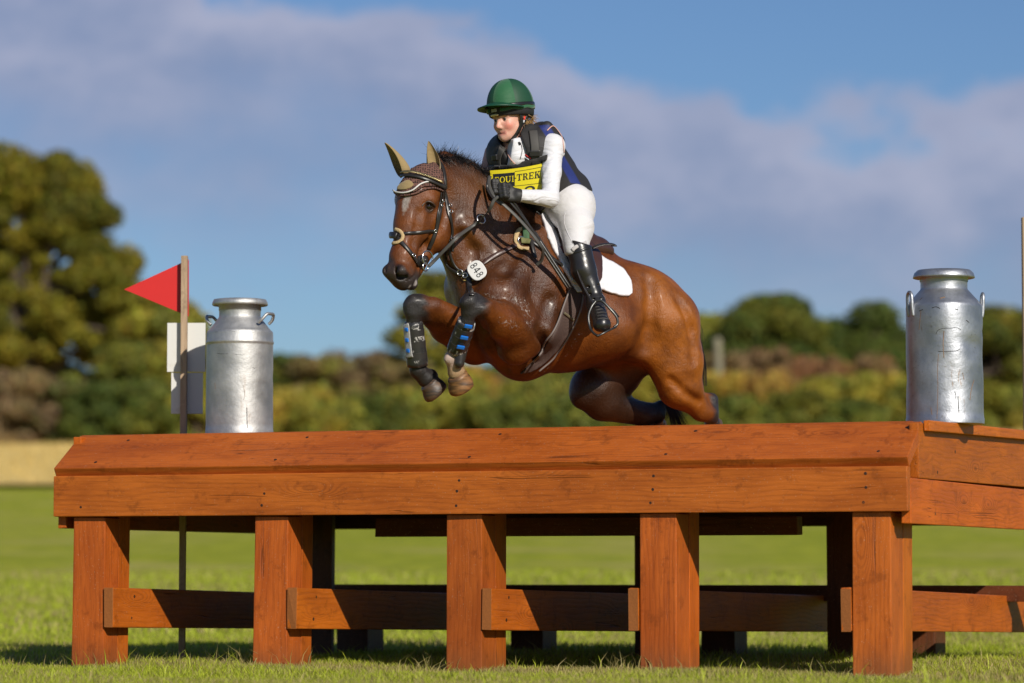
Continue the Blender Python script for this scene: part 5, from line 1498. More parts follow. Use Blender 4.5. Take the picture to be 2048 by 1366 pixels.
# serif capitals from strokes: (x0,y0,x1,y1,w0) in a unit box, y down
def rect(x0, y0, x1, y1): return [(x0, y0), (x1, y0), (x1, y1), (x0, y1)]
def ring_(cx_, cy_, rx, ry, tx_, ty_, n=14, a0=0, a1=2 * math.pi):
    o = []
    for i in range(n):
        t0, t1 = a0 + (a1 - a0) * i / n, a0 + (a1 - a0) * (i + 1) / n
        o.append([(cx_ + rx * math.cos(t0), cy_ + ry * math.sin(t0)), (cx_ + rx * math.cos(t1), cy_ + ry * math.sin(t1)), (cx_ + (rx - tx_) * math.cos(t1), cy_ + (ry - ty_) * math.sin(t1)), (cx_ + (rx - tx_) * math.cos(t0), cy_ + (ry - ty_) * math.sin(t0))])
    return o
GL = {
 'E': [rect(.12, 0, .34, 1), rect(0, 0, .95, .10), rect(0, .9, .98, 1), rect(.3, .45, .75, .55), rect(.87, .1, .95, .28), rect(.9, .7, .98, .9), rect(.68, .36, .75, .64)],
 'Q': ring_(.5, .5, .52, .52, .2, .09) + [[(.45, .9), (.62, .9), (.95, 1.22), (.75, 1.22)]],
 'U': [rect(-.05, 0, .36, .09), rect(.62, 0, 1.0, .09), rect(.06, .05, .26, .7), rect(.78, .05, .87, .7)] + ring_(.465, .68, .405, .33, .2, .1, 8, 0, math.pi),
 'I': [rect(.36, 0, .62, 1), rect(.15, 0, .83, .09), rect(.15, .91, .83, 1)],
 '-': [rect(.15, .5, .85, .62)],
 'T': [rect(.38, 0, .62, 1), rect(0, 0, 1, .1), rect(0, .1, .08, .3), rect(.92, .1, 1, .3), rect(.22, .91, .78, 1)],
 'R': [rect(.12, 0, .34, 1), rect(0, 0, .5, .09), rect(0, .91, .48, 1), rect(.3, .47, .55, .56), [(.45, .54), (.68, .54), (1.02, 1), (.78, 1)]] + ring_(.5, .275, .38, .275, .2, .09, 8, -math.pi / 2, math.pi / 2),
 'K': [rect(.12, 0, .34, 1), rect(0, 0, .46, .09), rect(0, .91, .46, 1), rect(.58, 0, 1, .09), rect(.58, .91, 1.06, 1), [(.72, .05), (.84, .05), (.42, .56), (.3, .56)], [(.42, .42), (.6, .3), (.98, 1), (.72, 1)]],
}
def word(txt, u0, u1, v0, v1, slots):
    o = []; n_ = len(txt); 
    for i, ch in enumerate(txt):
        a, b = slots[i]
        a, b = u0 + (u1 - u0) * a, u0 + (u1 - u0) * b
        for po_ in GL[ch]: o.append([(a + (b - a) * x, v0 + (v1 - v0) * y) for x, y in po_])
    return o
bib_poly("bib_lettering", word("EQUI", .08, .44, .30, .56, [(0, .2), (.24, .5), (.54, .80), (.82, .98)]), M_YEL, .0055, rd)
bib_poly("bib_lettering", word("-TREK", .435, .90, .26, .53, [(0, .08), (.09, .29), (.32, .53), (.56, .75), (.78, 1.0)]), M_INK, .0038, rd)
# small red and white badge
for (x0, y0, x1, y1, mt) in ((1050, 309, 1062, 317, simple("red_thread", (.6, .02, .02), .6)), (1049, 314, 1058, 319, M_SHIRT)):
    dr("badge", AB, [(x0, y0), (x1, y1)], .006, .003, mt, .003)
dr("zip", SB, [(1040, 285), (1044, 300), (1040, 318)], .004, .003, M_BLK, .001)
dr("collar_button", SB, [(1037, 284), (1039, 290)], .012, .004, M_BLK, .001)

# --- helmet
M_GRN = Mat("green_silk"); c = M_GRN.co(); M_GRN.set(base=M_GRN.mix(M_GRN.noise(c, 6, 3, .5), (.012, .078, .030), (.020, .112, .044)), rough=.6, sheen=.3, spec=.25); M_GRN.bump(M_GRN.noise(M_GRN.co((1, 1, 3)), 16, 3, .5, 1), .25, .01); M_GRN = M_GRN.m
M_GRND = simple("dark_green_silk", (.006, .055, .028), .45, var=.1)
def dome(n=72, m_=22, g=0, ribs=True):
    V = []
    for i in range(m_ + 1):
        ph = (math.pi / 2) * i / m_
        for j in range(n):
            t = 2 * math.pi * j / n
            sc = 1 + (-.012 * max(0, math.cos(t * 6 / 2 * 2 / 1)) ** 10 * math.sin(ph) if ribs else 0)
            r_ = math.sin(ph) ** .92 * sc
            V.append(hd(-.018 + (.137 + g) * r_ * math.cos(t), (.108 + g) * r_ * math.sin(t), .048 + (.144 + g) * math.cos(ph) ** 1.0 - .010 * (math.cos(t) + .2) * (ph / 1.57) ** 4 * 0))
    F_ = [(i * n + j, i * n + (j + 1) % n, (i + 1) * n + (j + 1) % n, (i + 1) * n + j) for i in range(m_) for j in range(n)]
    return np.array(V), F_
v, f = dome()
helm = mk("helmet", (v, f), M_GRN, rd)
helm.data.materials.append(simple('mid_green_silk', (.007, .050, .022), .6, var=.1))
for p in helm.data.polygons:
    j = p.index % 72
    if (j // 12) % 2 == 1: p.material_index = 1
def helm_ring(u_, g, r, mat, name, t0=0, t1=2 * math.pi, flat=.5, dz=lambda t: 0):
    ts = np.linspace(t0, t1, 60)
    pts = [hd(-.018 + (.137 + g) * math.cos(t), (.106 + g) * math.sin(t), u_ + dz(t)) for t in ts]
    upv = np.array([(hf * math.cos(t) + hl_ * math.sin(t)) for t in ts])
    return mk(name, tube_vf(pts, r, 8, flat=flat, up=upv), mat, helm if False else rd)
helm_ring(.050, .002, .011, M_BLK, "helmet_band", R(25), R(335), .3)
helm_ring(.036, .000, .010, M_GRN, "cover_hem", R(20), R(340), .6, lambda t: .003 * math.sin(t * 9))
# black shell under the cover
V = []; n = 64; prof = [(.003, .078), (.003, .046), (.002, .020), (-.002, .004), (-.010, -.002), (-.016, .002), (-.012, .03)]
for g, u_ in prof:
    for j in range(n):
        t = 2 * math.pi * j / n; dz = -.018 * (1 - math.cos(t)) * .5 if u_ < .03 else (-.030 * (1 - math.cos(t)) * .5 if u_ > .07 else 0)
        V.append(hd(-.018 + (.131 + g) * math.cos(t), (.101 + g) * math.sin(t), u_ + dz + .006 * (u_ < .03)))
mk("helmet_shell", (np.array(V), [(i * n + j, i * n + (j + 1) % n, (i + 1) * n + (j + 1) % n, (i + 1) * n + j) for i in range(len(prof) - 1) for j in range(n)]), simple("black_velvet", (.012, .012, .013), .75), rd)
# peak
V = []; nj, ni = 36, 7
for side_ in (0, .006):
    for i in range(ni + 1):
        for j in range(nj + 1):
            t = R(-78) + R(156) * j / nj; w_ = math.cos(t * 90 / 84) ** .75 if abs(t) < R(84) else 0
            ex = .068 * (i / ni) * w_
            V.append(hd(-.018 + (.134 + ex) * math.cos(t), (.104 + ex * .9) * math.sin(t), .040 - .016 * (i / ni) * w_ - .008 * abs(math.sin(t)) ** 2 + side_ * -1 + .036 * math.cos(t)))
o_ = (ni + 1) * (nj + 1); F_ = []
for i in range(ni):
    for j in range(nj):
        a = i * (nj + 1) + j; q = (a, a + nj + 1, a + nj + 2, a + 1); F_ += [q, tuple(x + o_ for x in q[::-1])]
for j in range(nj): a = ni * (nj + 1) + j; F_.append((a, a + o_, a + o_ + 1, a + 1))
mk("helmet_peak", (np.array(V), F_), M_GRND, rd)
M_GOLD = simple("brushed_gold", (.62, .48, .24), .35, metal=.7)
ts = np.linspace(R(-13), R(13), 9)
mk("helmet_badge", tube_vf([hd(-.018 + .137 * math.cos(t), .110 * math.sin(t), .010) for t in ts], [.003, .0055, .007, .0075, .0075, .0075, .007, .0055, .003], 10, flat=.4, up=np.array([hf * math.cos(t) + hl_ * math.sin(t) for t in ts])), M_GOLD, rd)
me = bevel_box("helmet_clip", -.016, .016, -.003, .003, -.008, .008, .001); o = link("helmet_clip", me, simple("grey_clip", (.30, .30, .24), .5), rd)
q = Matrix((np.cross(hf, hu).tolist(), (-hf).tolist(), hu.tolist())).transposed().to_4x4(); o.matrix_basis = rd.matrix_world.inverted() @ (Matrix.Translation(hd(.120, .004, .034)) @ q)
# harness, tag, hair
HB2 = bvh_of(BV, BF)
for s_ in (1, -1):
    mk("chin_strap", tube_vf(catmull([hd(.012, .084 * s_, .020), hd(.006, .080 * s_, -.03), hd(.012, .070 * s_, -.065), hd(.035, .046 * s_, -.108), hd(.045, .0, -.128)], 6), .0125, 8, flat=.4, up=hl_), M_BLK, rd)
    mk("chin_strap", tube_vf(catmull([hd(-.055, .084 * s_, .015), hd(-.025, .080 * s_, -.03), hd(.006, .074 * s_, -.058)], 6), .0075, 8, flat=.4, up=hl_), M_BLK, rd)
mk("ear_tag", tube_vf([hd(-.012, .089, -.012), hd(-.006, .087, -.030)], .0045, 8), simple("red_tag", (.75, .04, .02), .4), rd)
mk("ear_tag", tube_vf([hd(-.005, .087, -.031), hd(.0, .086, -.044)], .0035, 8), M_SHIRT, rd)
M_BLOND = simple("blonde_hair", (.42, .25, .10), .5, scale=40, var=.3)
n = 500; c0 = hd(-.120, .02, -.015); dd = rng.normal(0, 1, (n, 3)); dd /= np.linalg.norm(dd, axis=1)[:, None]
mk("hair", strands(c0 + dd * .020, dd + np.array([.1, 0, -.3]), rng.uniform(.02, .035, n), .0015, 1.2, .6), M_BLOND, rd, smooth=False)
n = 260
mk("hair", strands(np.array([hd(-.01 + rng.uniform(-.02, .03), .074, rng.uniform(-.03, .03)) for _ in range(n)]), np.tile(-hf * .7 - hu * .5, (n, 1)) + rng.normal(0, .2, (n, 3)), rng.uniform(.02, .045, n), .0013, .4, .2), M_BLOND, rd, smooth=False)
# gloves
fg = Field((P(950, 372, 16.570)[0], 16.350, CAM_Z + 1.78), (P(1056, 372, 16.570)[0], 17.070, CAM_Z + 2.02), .0030)
fingers(fg, WR_L, HKL, None, acL, .001, .005); fg.cone(WR_L * 1.0 + (WR_L - HKL) * .18, WR_L, .033, .030, .01); fg.plane(WR_L + (WR_L - HKL) * .18, WR_L - HKL, .004)
v, f = fg.nets(); mk("riding_glove", (v, f), simple("black_glove", (.018, .017, .017), .6, bump=.3, scale=70), rd)
fg = Field((P(940, 372, 16.570)[0], 16.620, CAM_Z + 1.80), (P(1040, 372, 16.570)[0], 17.070, CAM_Z + 2.10), .0035)
fingers(fg, WR_R, HKR, None, acL, .001, .005); v, f = fg.nets(); mk("riding_glove", (v, f), bpy.data.materials["black_glove"], rd)
# ================================================================== TACK
def leather(name, base, rough=.35):
    m = Mat(name); c = m.co(); n = m.noise(c, 25, 4, .6); n2 = m.noise(c, 180, 2, .5)
    m.set(base=m.mix(n, tuple(x * .6 for x in base), tuple(x * 1.3 for x in base)), rough=m.math("ADD", rough - .08, m.math("MULTIPLY", n, .2)), spec=.5)
    m.bump(m.math("ADD", n, m.math("MULTIPLY", n2, .4)), .25, .003); return m.m
L_BLK = leather("black_leather", (.022, .019, .018)); L_BRN = leather("brown_leather", (.055, .024, .018)); L_GRY = leather("worn_grey_leather", (.060, .056, .050), .5)
M_STEEL = simple("steel", (.62, .62, .62), .22, metal=1.0); M_CREAM = simple("sheepskin", (.46, .33, .17), .95, bump=1.0, scale=120, var=.3)
def thing(name, label, cat, px, py, group=None):
    h3 = hit(HB, px, py); p = h3[0] if h3 else P(px, py, 16.770)
    e = empty(name, tuple(p)); setp(e, label, cat, group); return e
def ringp(center, normal, r, t, mat, par, name="ring", n=28, squash=1.0):
    n_ = np.asarray(normal, float); n_ /= np.linalg.norm(n_); a = np.cross(n_, UP); a /= np.linalg.norm(a); b = np.cross(n_, a)
    pts = [center + r * (math.cos(q) * a + squash * math.sin(q) * b) for q in np.linspace(0, 2 * math.pi, n, endpoint=False)]
    return mk(name, tube_vf(pts, t, 8, closed=True, up=np.tile(n_, (n, 1))), mat, par)
def ds(name, path, w, t, mat, par, off=.002, bv=None, **kw): return mk(name, drape(bv or HB, path, w, t, off, **kw), mat, par)
# bonnet
bon = thing("ear_bonnet", "brown crocheted ear bonnet with tan ears on the horse's head", "ear bonnet", 840, 345)
m = Mat("crochet"); c = m.co((1, 1, 1)); vo = m.n("ShaderNodeTexVoronoi"); m.l(c, vo.inputs["Vector"]); vo.inputs["Scale"].default_value = 85; vo.inputs["Randomness"].default_value = .25
hole = m.ramp(vo.outputs["Distance"], .28, .5)
m.set(base=m.mix(hole, (.030, .014, .011), (.130, .060, .045)), rough=.9); m.bump(hole, .9, .006); M_CRO = m.m
M_TAN = fabric("tan_jersey", (.30, .215, .100), .85, .2, .2)
mk("bonnet_cap", sheet(HB, [(800, 362), (806, 345), (820, 328), (840, 318), (862, 318), (880, 335), (887, 360), (884, 378), (866, 376), (846, 378), (830, 386), (812, 389), (798, 388), (789, 382), (792, 372)], 4, .005, .008), M_CRO, bon)
mk("bonnet_patch", sheet(HB, [(797, 380), (806, 367), (820, 362), (829, 370), (825, 378), (812, 383)], 3, .014, .003), M_TAN, bon)
cordm = simple("white_cord", (.6, .58, .55), .8, scale=260, var=.6)
ds("bonnet_cord", [(789, 374), (795, 384), (810, 387), (826, 382), (840, 371), (858, 366), (878, 372)], .008, .007, cordm, bon, .014)
ds("bonnet_hem", [(789, 380), (797, 390), (814, 391), (832, 387), (850, 379), (868, 377), (884, 382)], .010, .008, M_CRO, bon, .006)
def ear(base, tip, wid, openv, back):
    """a rolled, pointed ear open towards openv"""
    ax = tip - base; L_ = np.linalg.norm(ax); ax /= L_; o_ = openv - ax * np.dot(openv, ax); o_ /= np.linalg.norm(o_); s_ = np.cross(ax, o_)
    V = []; ni, nj = 22, 16
    for lay in (0, 1):
        for i in range(ni + 1):
            t = i / ni; w = wid * (math.sin(math.pi * min(1, .34 + .66 * t)) ** .75) * (1 - .10 * t) + .0012
            if t < .12: w *= .85 + .15 * t / .12
            half = R(148) - R(75) * t
            for j in range(nj + 1):
                a = -half + 2 * half * j / nj; r_ = w * (1 - .07 * lay)
                V.append(base + ax * L_ * t + back * .012 * math.sin(math.pi * t) - o_ * r_ * math.cos(a) * .85 + s_ * r_ * math.sin(a) + o_ * .004 * lay)
    n_ = (ni + 1) * (nj + 1); F_ = []
    for i in range(ni):
        for j in range(nj):
            a = i * (nj + 1) + j; q = (a, a + 1, a + nj + 2, a + nj + 1); F_ += [q, tuple(x + n_ for x in q[::-1])]
        for a, b in ((i * (nj + 1), (i + 1) * (nj + 1)), ((i + 1) * (nj + 1) + nj, i * (nj + 1) + nj)): F_.append((a, b, b + n_, a + n_))
    return np.array(V), F_
eb = fl.surf(866, 342); eb = eb + np.array([0, .03, 0]) if eb is not None else P(866, 342, 16.670)
mk("bonnet_ear", ear(P(868, 350, eb[1]), P(857, 282, eb[1] - .01), .036, np.array([.25, -1, .1]), np.array([.6, .3, 0])), M_TAN, bon)
eb = fl.surf(818, 345); eb = eb + np.array([0, .04, 0]) if eb is not None else P(818, 345, 16.670)
mk("bonnet_ear", ear(P(812, 350, eb[1]), P(770, 285, eb[1] - .03), .040, np.array([-.9, -.45, .4]), np.array([.5, .3, -.4])), M_TAN, bon)
# bridle
br = thing("bridle", "black leather bridle with grackle noseband and gold studded browband on the horse's head", "bridle", 868, 461)
ds("browband", [(797, 359), (806, 356), (826, 356), (848, 361), (868, 368), (884, 375)], .026, .012, L_BLK, br, .014)
bbm = Mat("gold_clincher"); c = bbm.co((1, 1, 1)); wv = bbm.n("ShaderNodeTexWave"); bbm.l(c, wv.inputs["Vector"]); wv.inputs["Scale"].default_value = 55
bbm.set(base=bbm.mix(wv.outputs["Fac"], (.12, .09, .04), (.66, .52, .26)), metal=.8, rough=.3); bbm.bump(wv.outputs["Fac"], .6, .003)
ds("browband_studs", [(802, 355), (822, 353), (846, 358), (876, 368)], .015, .008, bbm.m, br, .030)
ds("headpiece", [(868, 318), (880, 335), (885, 355), (886, 378)], .026, .007, L_BLK, br, .014)
ds("cheekpiece", [(886, 372), (884, 392), (880, 420), (873, 455), (866, 480), (858, 498)], .020, .006, L_BLK, br, .004)
ds("cheekpiece", [(881, 385), (879, 400), (876, 422), (873, 440), (870, 462)], .012, .005, L_BLK, br, .004)
ds("throatlash", [(887, 375), (892, 400), (897, 425), (902, 448), (903, 470), (897, 484)], .022, .006, L_BLK, br, .003)
ds("noseband", [(869, 462), (855, 462), (838, 465), (820, 466), (806, 468), (797, 472)], .016, .006, L_BLK, br, .003)
ds("noseband", [(795, 474), (804, 486), (818, 502), (829, 518), (836, 532)], .020, .006, L_BLK, br, .003)
ds("noseband_pad", [(792, 459), (800, 462), (806, 470), (804, 480), (795, 486), (787, 487)], .019, .010, M_CREAM, br, .001)
ds("noseband_disc", [(786, 470), (797, 474)], .034, .014, L_BLK, br, .010)
for x, y, w_ in ((882, 402, .020), (880, 412, .020), (898, 412, .022), (900, 424, .022), (825, 511, .022), (869, 462, .018)):
    h3 = hit(HB, x, y)
    if h3: ringp(h3[0] + h3[1] * .012, h3[1], w_ * .42, .0020, M_STEEL, br, "buckle")
bp = hit(HB, 850, 517); bp = (bp[0] + bp[1] * .02) if bp else P(850, 517, 16.570)
bp = P(855, 516, bp[1] - .02)
ringp(bp, KL + np.array([0, -.2, 0]), .035, .0042, M_STEEL, br, "bit_ring")
bp2 = P(851, 534, bp[1] - .01); ringp(bp2, KL, .020, .0036, M_STEEL, br, "bit_ring")
mk("bit_mouthpiece", tube_vf([P(835, 528, bp[1] + .03), P(846, 522, bp[1] + .01), P(853, 519, bp[1])], .009, 8), L_BLK, br)
mk("bit_guard", tube_vf([P(843, 522, bp[1] + .010), P(844, 522, bp[1] - .006)], .030, 20), L_BLK, br)
# reins: from the bit up to the hands
hd_ = HKL + np.array([0.0, -.018, -.01])
def nk(px, py, o_=.03):
    h3 = hit(HB, px, py); return h3[0] + h3[1] * o_ if h3 else P(px, py, 16.670)
rr = [P(857, 533, bp[1]), P(872, 518, bp[1] + .0), P(892, 497, 16.550), P(915, 474, 16.550), P(935, 459, nk(935, 459)[1] - .02), P(957, 443, nk(957, 443)[1] - .03), P(978, 420, 16.540), P(990, 398, 16.520), hd_]
mk("rein", free_strap(rr, .018, .005), L_GRY, br)
mk("rein", free_strap([P(980, 352, 16.690), P(978, 368, 16.600), P(986, 388, 16.550), P(1003, 405, 16.540), P(1030, 430, 16.550), P(1055, 457, 16.570), P(1078, 486, 16.590), P(1086, 500, 16.620), P(1083, 520, 16.670), P(1073, 530, 16.690)], .018, .005), L_GRY, br)
mk("rein", free_strap([P(1010, 392, 16.540), P(1030, 415, 16.560), P(1050, 440, 16.590), P(1066, 462, 16.620), P(1080, 482, 16.650)], .014, .005), L_BLK, br)
mk("rein", free_strap([P(978, 355, 16.770), P(975, 375, 16.770), P(986, 395, 16.720), P(1004, 410, 16.670)], .016, .005), L_BLK, br)
# breastplate with martingale
bpl = thing("breastplate", "brown and black breastplate and martingale straps across the horse's chest", "breastplate", 985, 515)
ds("shoulder_strap", [(948, 545), (970, 525), (995, 509), (1018, 498), (1040, 487)], .026, .008, L_BRN, bpl, .004)
ds("neck_strap", [(890, 497), (889, 512), (894, 528), (905, 540), (920, 548), (940, 552)], .026, .010, L_BLK, bpl, .004)
ds("neck_strap", [(899, 500), (905, 520), (916, 538), (934, 548)], .014, .008, L_BLK, bpl, .006)
ds("martingale_strap", [(950, 452), (930, 458), (910, 472), (900, 486), (896, 505), (900, 520)], .012, .006, L_BRN, bpl, .008)
ds("centre_strap", [(936, 552), (940, 570), (944, 592)], .026, .008, L_BLK, bpl, .004)
ds("strap_keeper", [(897, 473), (901, 485), (906, 503)], .012, .006, L_BLK, bpl, .02)
for x, y, r_ in ((898, 477, .007), (922, 545, .014), (932, 552, .012)):
    h3 = hit(HB, x, y)
    if h3: ringp(h3[0] + h3[1] * .016, h3[1], r_, .003, M_STEEL, bpl, "ring")
ringp(nk(957, 443, .03) + np.array([0, -.01, 0]), np.array([.5, -.8, .3]), .023, .0035, M_STEEL, bpl, "martingale_ring")
ringp(nk(1041, 484, .012), HL, .020, .004, M_STEEL, bpl, "ring")
ds("sheepskin_pad", [(1052, 459), (1040, 460), (1033, 470), (1032, 485), (1040, 497), (1058, 499)], .024, .012, M_CREAM, bpl, .001)
ds("tartan_strap", [(1050, 447), (1052, 462), (1053, 480)], .034, .008, simple("green_tartan", (.045, .10, .045), .8, scale=40, var=.6), bpl, .012)
ds("tartan_strap", [(1040, 484), (1052, 485), (1062, 487)], .036, .010, simple("olive_web", (.14, .14, .05), .8, scale=40, var=.4), bpl, .012)
ds("saddle_strap", [(1058, 480), (1080, 497), (1100, 515), (1122, 532), (1140, 540)], .020, .007, L_BLK, bpl, .008)
ds("saddle_strap", [(1062, 480), (1064, 500), (1068, 518)], .020, .006, L_BLK, bpl, .014)
gb = simple("gold_bit", (.55, .42, .14), .4, metal=.6)
for x, y in ((926, 556), (930, 562), (946, 563)):
    h3 = hit(HB, x, y)
    if h3: v, f = lathe_vf([(0, .006), (.006, .004), (.008, 0)], 8); mk("brass_stud", (v + h3[0] + h3[1] * .006, f), gb, bpl)
# number disc
nd = thing("number_disc", "white oval tag with black number 848 on the horse's breastplate", "number tag", 954, 541)
h3 = hit(HB, 955, 541); nrm = h3[1] * .6 + np.array([0, -1, .15]); nrm /= np.linalg.norm(nrm); cen = P(954, 541, h3[0][1] - .045)
right = np.cross(np.array([0, 1., 0]), UP); right = np.array([1., 0, 0]) - nrm * nrm[0]; right /= np.linalg.norm(right); upv = np.cross(nrm, right); upv *= np.sign(upv[2])
aR = R(-57); ex = right * math.cos(aR) + upv * math.sin(aR); ey = -right * math.sin(aR) + upv * math.cos(aR)     # ex: reading direction
def disc_pt(x, y, z): return cen + ex * x + ey * y + nrm * z
V = []; n = 40
for z, s_ in ((-.004, .96), (0, 1.0), (.003, 1.0), (.0045, .95)):
    for j in range(n):
        t = 2 * math.pi * j / n; rx, ry = .051, .043; e_ = 2.6
        V.append(disc_pt(rx * s_ * np.sign(math.cos(t)) * abs(math.cos(t)) ** (2 / e_), ry * s_ * np.sign(math.sin(t)) * abs(math.sin(t)) ** (2 / e_), z))
F_ = [(i * n + j, i * n + (j + 1) % n, (i + 1) * n + (j + 1) % n, (i + 1) * n + j) for i in range(3) for j in range(n)] + [tuple(range(n))[::-1], tuple(3 * n + j for j in range(n))]
mk("disc", (np.array(V), F_), simple("white_plastic", (.62, .61, .60), .4, var=.05), nd, smooth=False)
g8 = ring_(.5, .27, .36, .27, .15, .12, 12) + ring_(.5, .73, .42, .29, .16, .12, 12); g4 = [[(.55, 0), (.78, 0), (.78, 1), (.60, 1)], rect(.02, .62, 1.0, .74), [(.55, 0), (.68, .04), (.16, .70), (.02, .66)]]
V = []; F_ = []
for gl, x0 in ((g8, -.041), (g4, -.013), (g8, .015)):
    for po_ in gl:
        b0 = len(V); V += [disc_pt(x0 + .024 * x, .020 - .038 * y, .0055) for x, y in po_] + [disc_pt(x0 + .024 * x, .020 - .038 * y, .0042) for x, y in po_]
        n_ = len(po_); F_ += [tuple(b0 + i for i in range(n_))[::-1]] + [(b0 + i, b0 + (i + 1) % n_, b0 + n_ + (i + 1) % n_, b0 + n_ + i) for i in range(n_)]
mk("number", (np.array(V), F_), M_INK, nd, smooth=False)
# saddle pad
pad = thing("saddle_pad", "white quilted saddle pad under the brown saddle", "saddle pad", 1235, 565)
mp_ = Mat("white_cotton"); c = mp_.co(); vq = mp_.n("ShaderNodeTexVoronoi"); mp_.l(c, vq.inputs["Vector"]); vq.inputs["Scale"].default_value = 42; vq.inputs["Randomness"].default_value = 0.0
mp_.set(base=(.66, .65, .68), rough=.85); mp_.bump(vq.outputs["Distance"], .5, .006)
mk("pad", sheet(HB, [(1078, 432), (1088, 429), (1110, 440), (1150, 470), (1195, 510), (1222, 525), (1245, 540), (1259, 560), (1264, 580), (1260, 592), (1247, 597), (1215, 589), (1185, 580), (1168, 586), (1152, 590), (1140, 572), (1120, 535), (1100, 498), (1086, 462)], 5, .010, .010), mp_.m, pad)
M_PIPE = simple("maroon_edge", (.10, .015, .03), .7)
ds("pad_label", [(1116, 497), (1120, 504), (1123, 511)], .014, .004, M_PIPE, pad, .020)
# saddle
sd = thing("saddle", "brown leather jumping saddle with black stirrup under the rider", "saddle", 1125, 480)
fsd = Field((P(1070, 500, 16.770)[0] - .02, 16.620, CAM_Z + 1.40), (P(1245, 500, 17.470)[0], 17.770, CAM_Z + 1.88), .0065)
fsd.cone(H(1100, 438, 0), H(1150, 482, 0), .050, .062, .05, HL, 1.8); fsd.cone(H(1150, 482, 0), H(1195, 505, 0), .062, .055, .04, HL, 2.2)
fsd.cone(H(1200, 492, .08), H(1200, 492, -.08), .026, .026, .05); fsd.cone(H(1196, 500, .10), H(1160, 500, .12), .03, .035, .04)
fsd.cone(H(1100, 428, .03), H(1100, 428, -.03), .024, .024, .04)
v, f = fsd.nets(); v = relax(v, f, 3, .5); mk("seat", (v, f), L_BRN, sd)
mk("flap", sheet(HB, [(1095, 438), (1110, 436), (1130, 450), (1165, 480), (1195, 510), (1200, 545), (1190, 578), (1172, 585), (1152, 570), (1132, 535), (1112, 490)], 5, .022, .012), L_BRN, sd)
ds("knee_roll", [(1112, 440), (1122, 462), (1132, 488), (1144, 520), (1156, 548)], .050, .036, L_BRN, sd, .030)
ds("flap_piping", [(1095, 438), (1107, 470), (1124, 512), (1142, 548), (1156, 572)], .010, .010, leather("dark_trim", (.03, .014, .012)), sd, .030)
mk("cantle_strap", free_strap([P(1184, 496, 16.990), P(1200, 490, 17.000), P(1216, 488, 17.010), P(1227, 489, 17.020), P(1228, 493, 17.020)], .030, .008, up=(.1, -.4, .9)), L_BLK, sd)
kd = ANL + np.array([0, -.05, .02])
mk("stirrup_leather", free_strap([P(1150, 520, 16.770), P(1158, 550, 16.730), P(1172, 582, 16.690), P(1190, 610, 16.650)], .022, .006, up=(.8, -.5, .2)), L_BLK, sd)
iron = catmull([P(1192, 602, 16.650), P(1183, 614, 16.640), P(1177, 632, 16.620), P(1180, 655, 16.600), P(1188, 667, 16.560), P(1197, 672, 16.530)], 6)
M_IRON = simple("dark_stirrup_iron", (.10, .10, .095), .35, metal=.8)
mk("stirrup_iron", tube_vf(iron, .0065, 8), M_IRON, sd)
mk("stirrup_iron", tube_vf(catmull([P(1192, 602, 16.650), P(1204, 602, 16.640), P(1220, 618, 16.630), P(1233, 634, 16.630), P(1235, 648, 16.630), P(1228, 654, 16.620)], 6), .0065, 8), M_IRON, sd)
mk("stirrup_iron", tube_vf(catmull([P(1215, 612, 16.630), P(1228, 622, 16.640), P(1238, 634, 16.660)], 6), .004, 8), M_IRON, sd)
mk("stirrup_tread", tube_vf([P(1196, 672, 16.530), P(1213, 663, 16.570), P(1230, 655, 16.620)], .014, 8, flat=.4, up=(0, .3, 1)), M_IRON, sd)
# girth
gi = thing("girth", "brown padded girth running round the horse's belly behind the elbow", "girth", 1110, 670)
m = Mat("girth_web"); c = m.co(); ck_ = m.n("ShaderNodeTexChecker"); m.l(c, ck_.inputs["Vector"]); ck_.inputs["Scale"].default_value = 230
m.set(base=m.mix(ck_.outputs["Fac"], (.085, .052, .042), (.050, .030, .026)), rough=.75); m.bump(ck_.outputs["Fac"], .4, .003)
mk("band", sheet(HB, [(1137, 572), (1152, 580), (1164, 588), (1160, 615), (1146, 650), (1126, 685), (1100, 718), (1075, 738), (1050, 747), (1040, 742), (1062, 722), (1085, 692), (1108, 650), (1122, 612)], 5, .004, .012), m.m, gi)
ds("edge_piping", [(1163, 590), (1160, 615), (1146, 650), (1126, 685), (1100, 718), (1075, 739)], .010, .010, simple("grey_piping", (.16, .13, .12), .6), gi, .012)
ds("edge_piping", [(1137, 575), (1122, 612), (1108, 650), (1085, 692), (1062, 722)], .010, .010, bpy.data.materials["grey_piping"], gi, .012)
ds("keeper", [(1122, 625), (1134, 632), (1144, 639)], .014, .008, simple("olive_keeper", (.12, .10, .06), .6), gi, .018)
ds("billet", [(1138, 562), (1152, 568), (1168, 576)], .026, .008, M_SHIRT, gi, .020)
# whip
wh = thing("riding_whip", "short black riding whip held against the horse's shoulder", "whip", 1100, 520)
w0, w1 = P(1014, 384, 16.530), P(1140, 578, nk(1140, 578)[1] - .05)
mk("shaft", tube_vf([w0 + (w1 - w0) * t for t in np.linspace(0, .45, 6)], .0075, 8), L_BLK, wh)
mk("flapper", tube_vf([w0 + (w1 - w0) * t for t in np.linspace(.42, 1, 8)], .016, 8, flat=.35, up=(.2, -.95, .2)), L_BLK, wh)
for q in (-.006, .006):
    dv = (w1 - w0) / np.linalg.norm(w1 - w0); sd_ = np.cross(dv, np.array([0, 1., 0])); sd_ /= np.linalg.norm(sd_)
    mk("stitching", tube_vf([w0 + (w1 - w0) * t + sd_ * q + np.array([.0, -.0065, 0]) for t in np.linspace(.50, .985, 6)], .0012, 5), simple("white_thread", (.5, .5, .5), .7), wh)
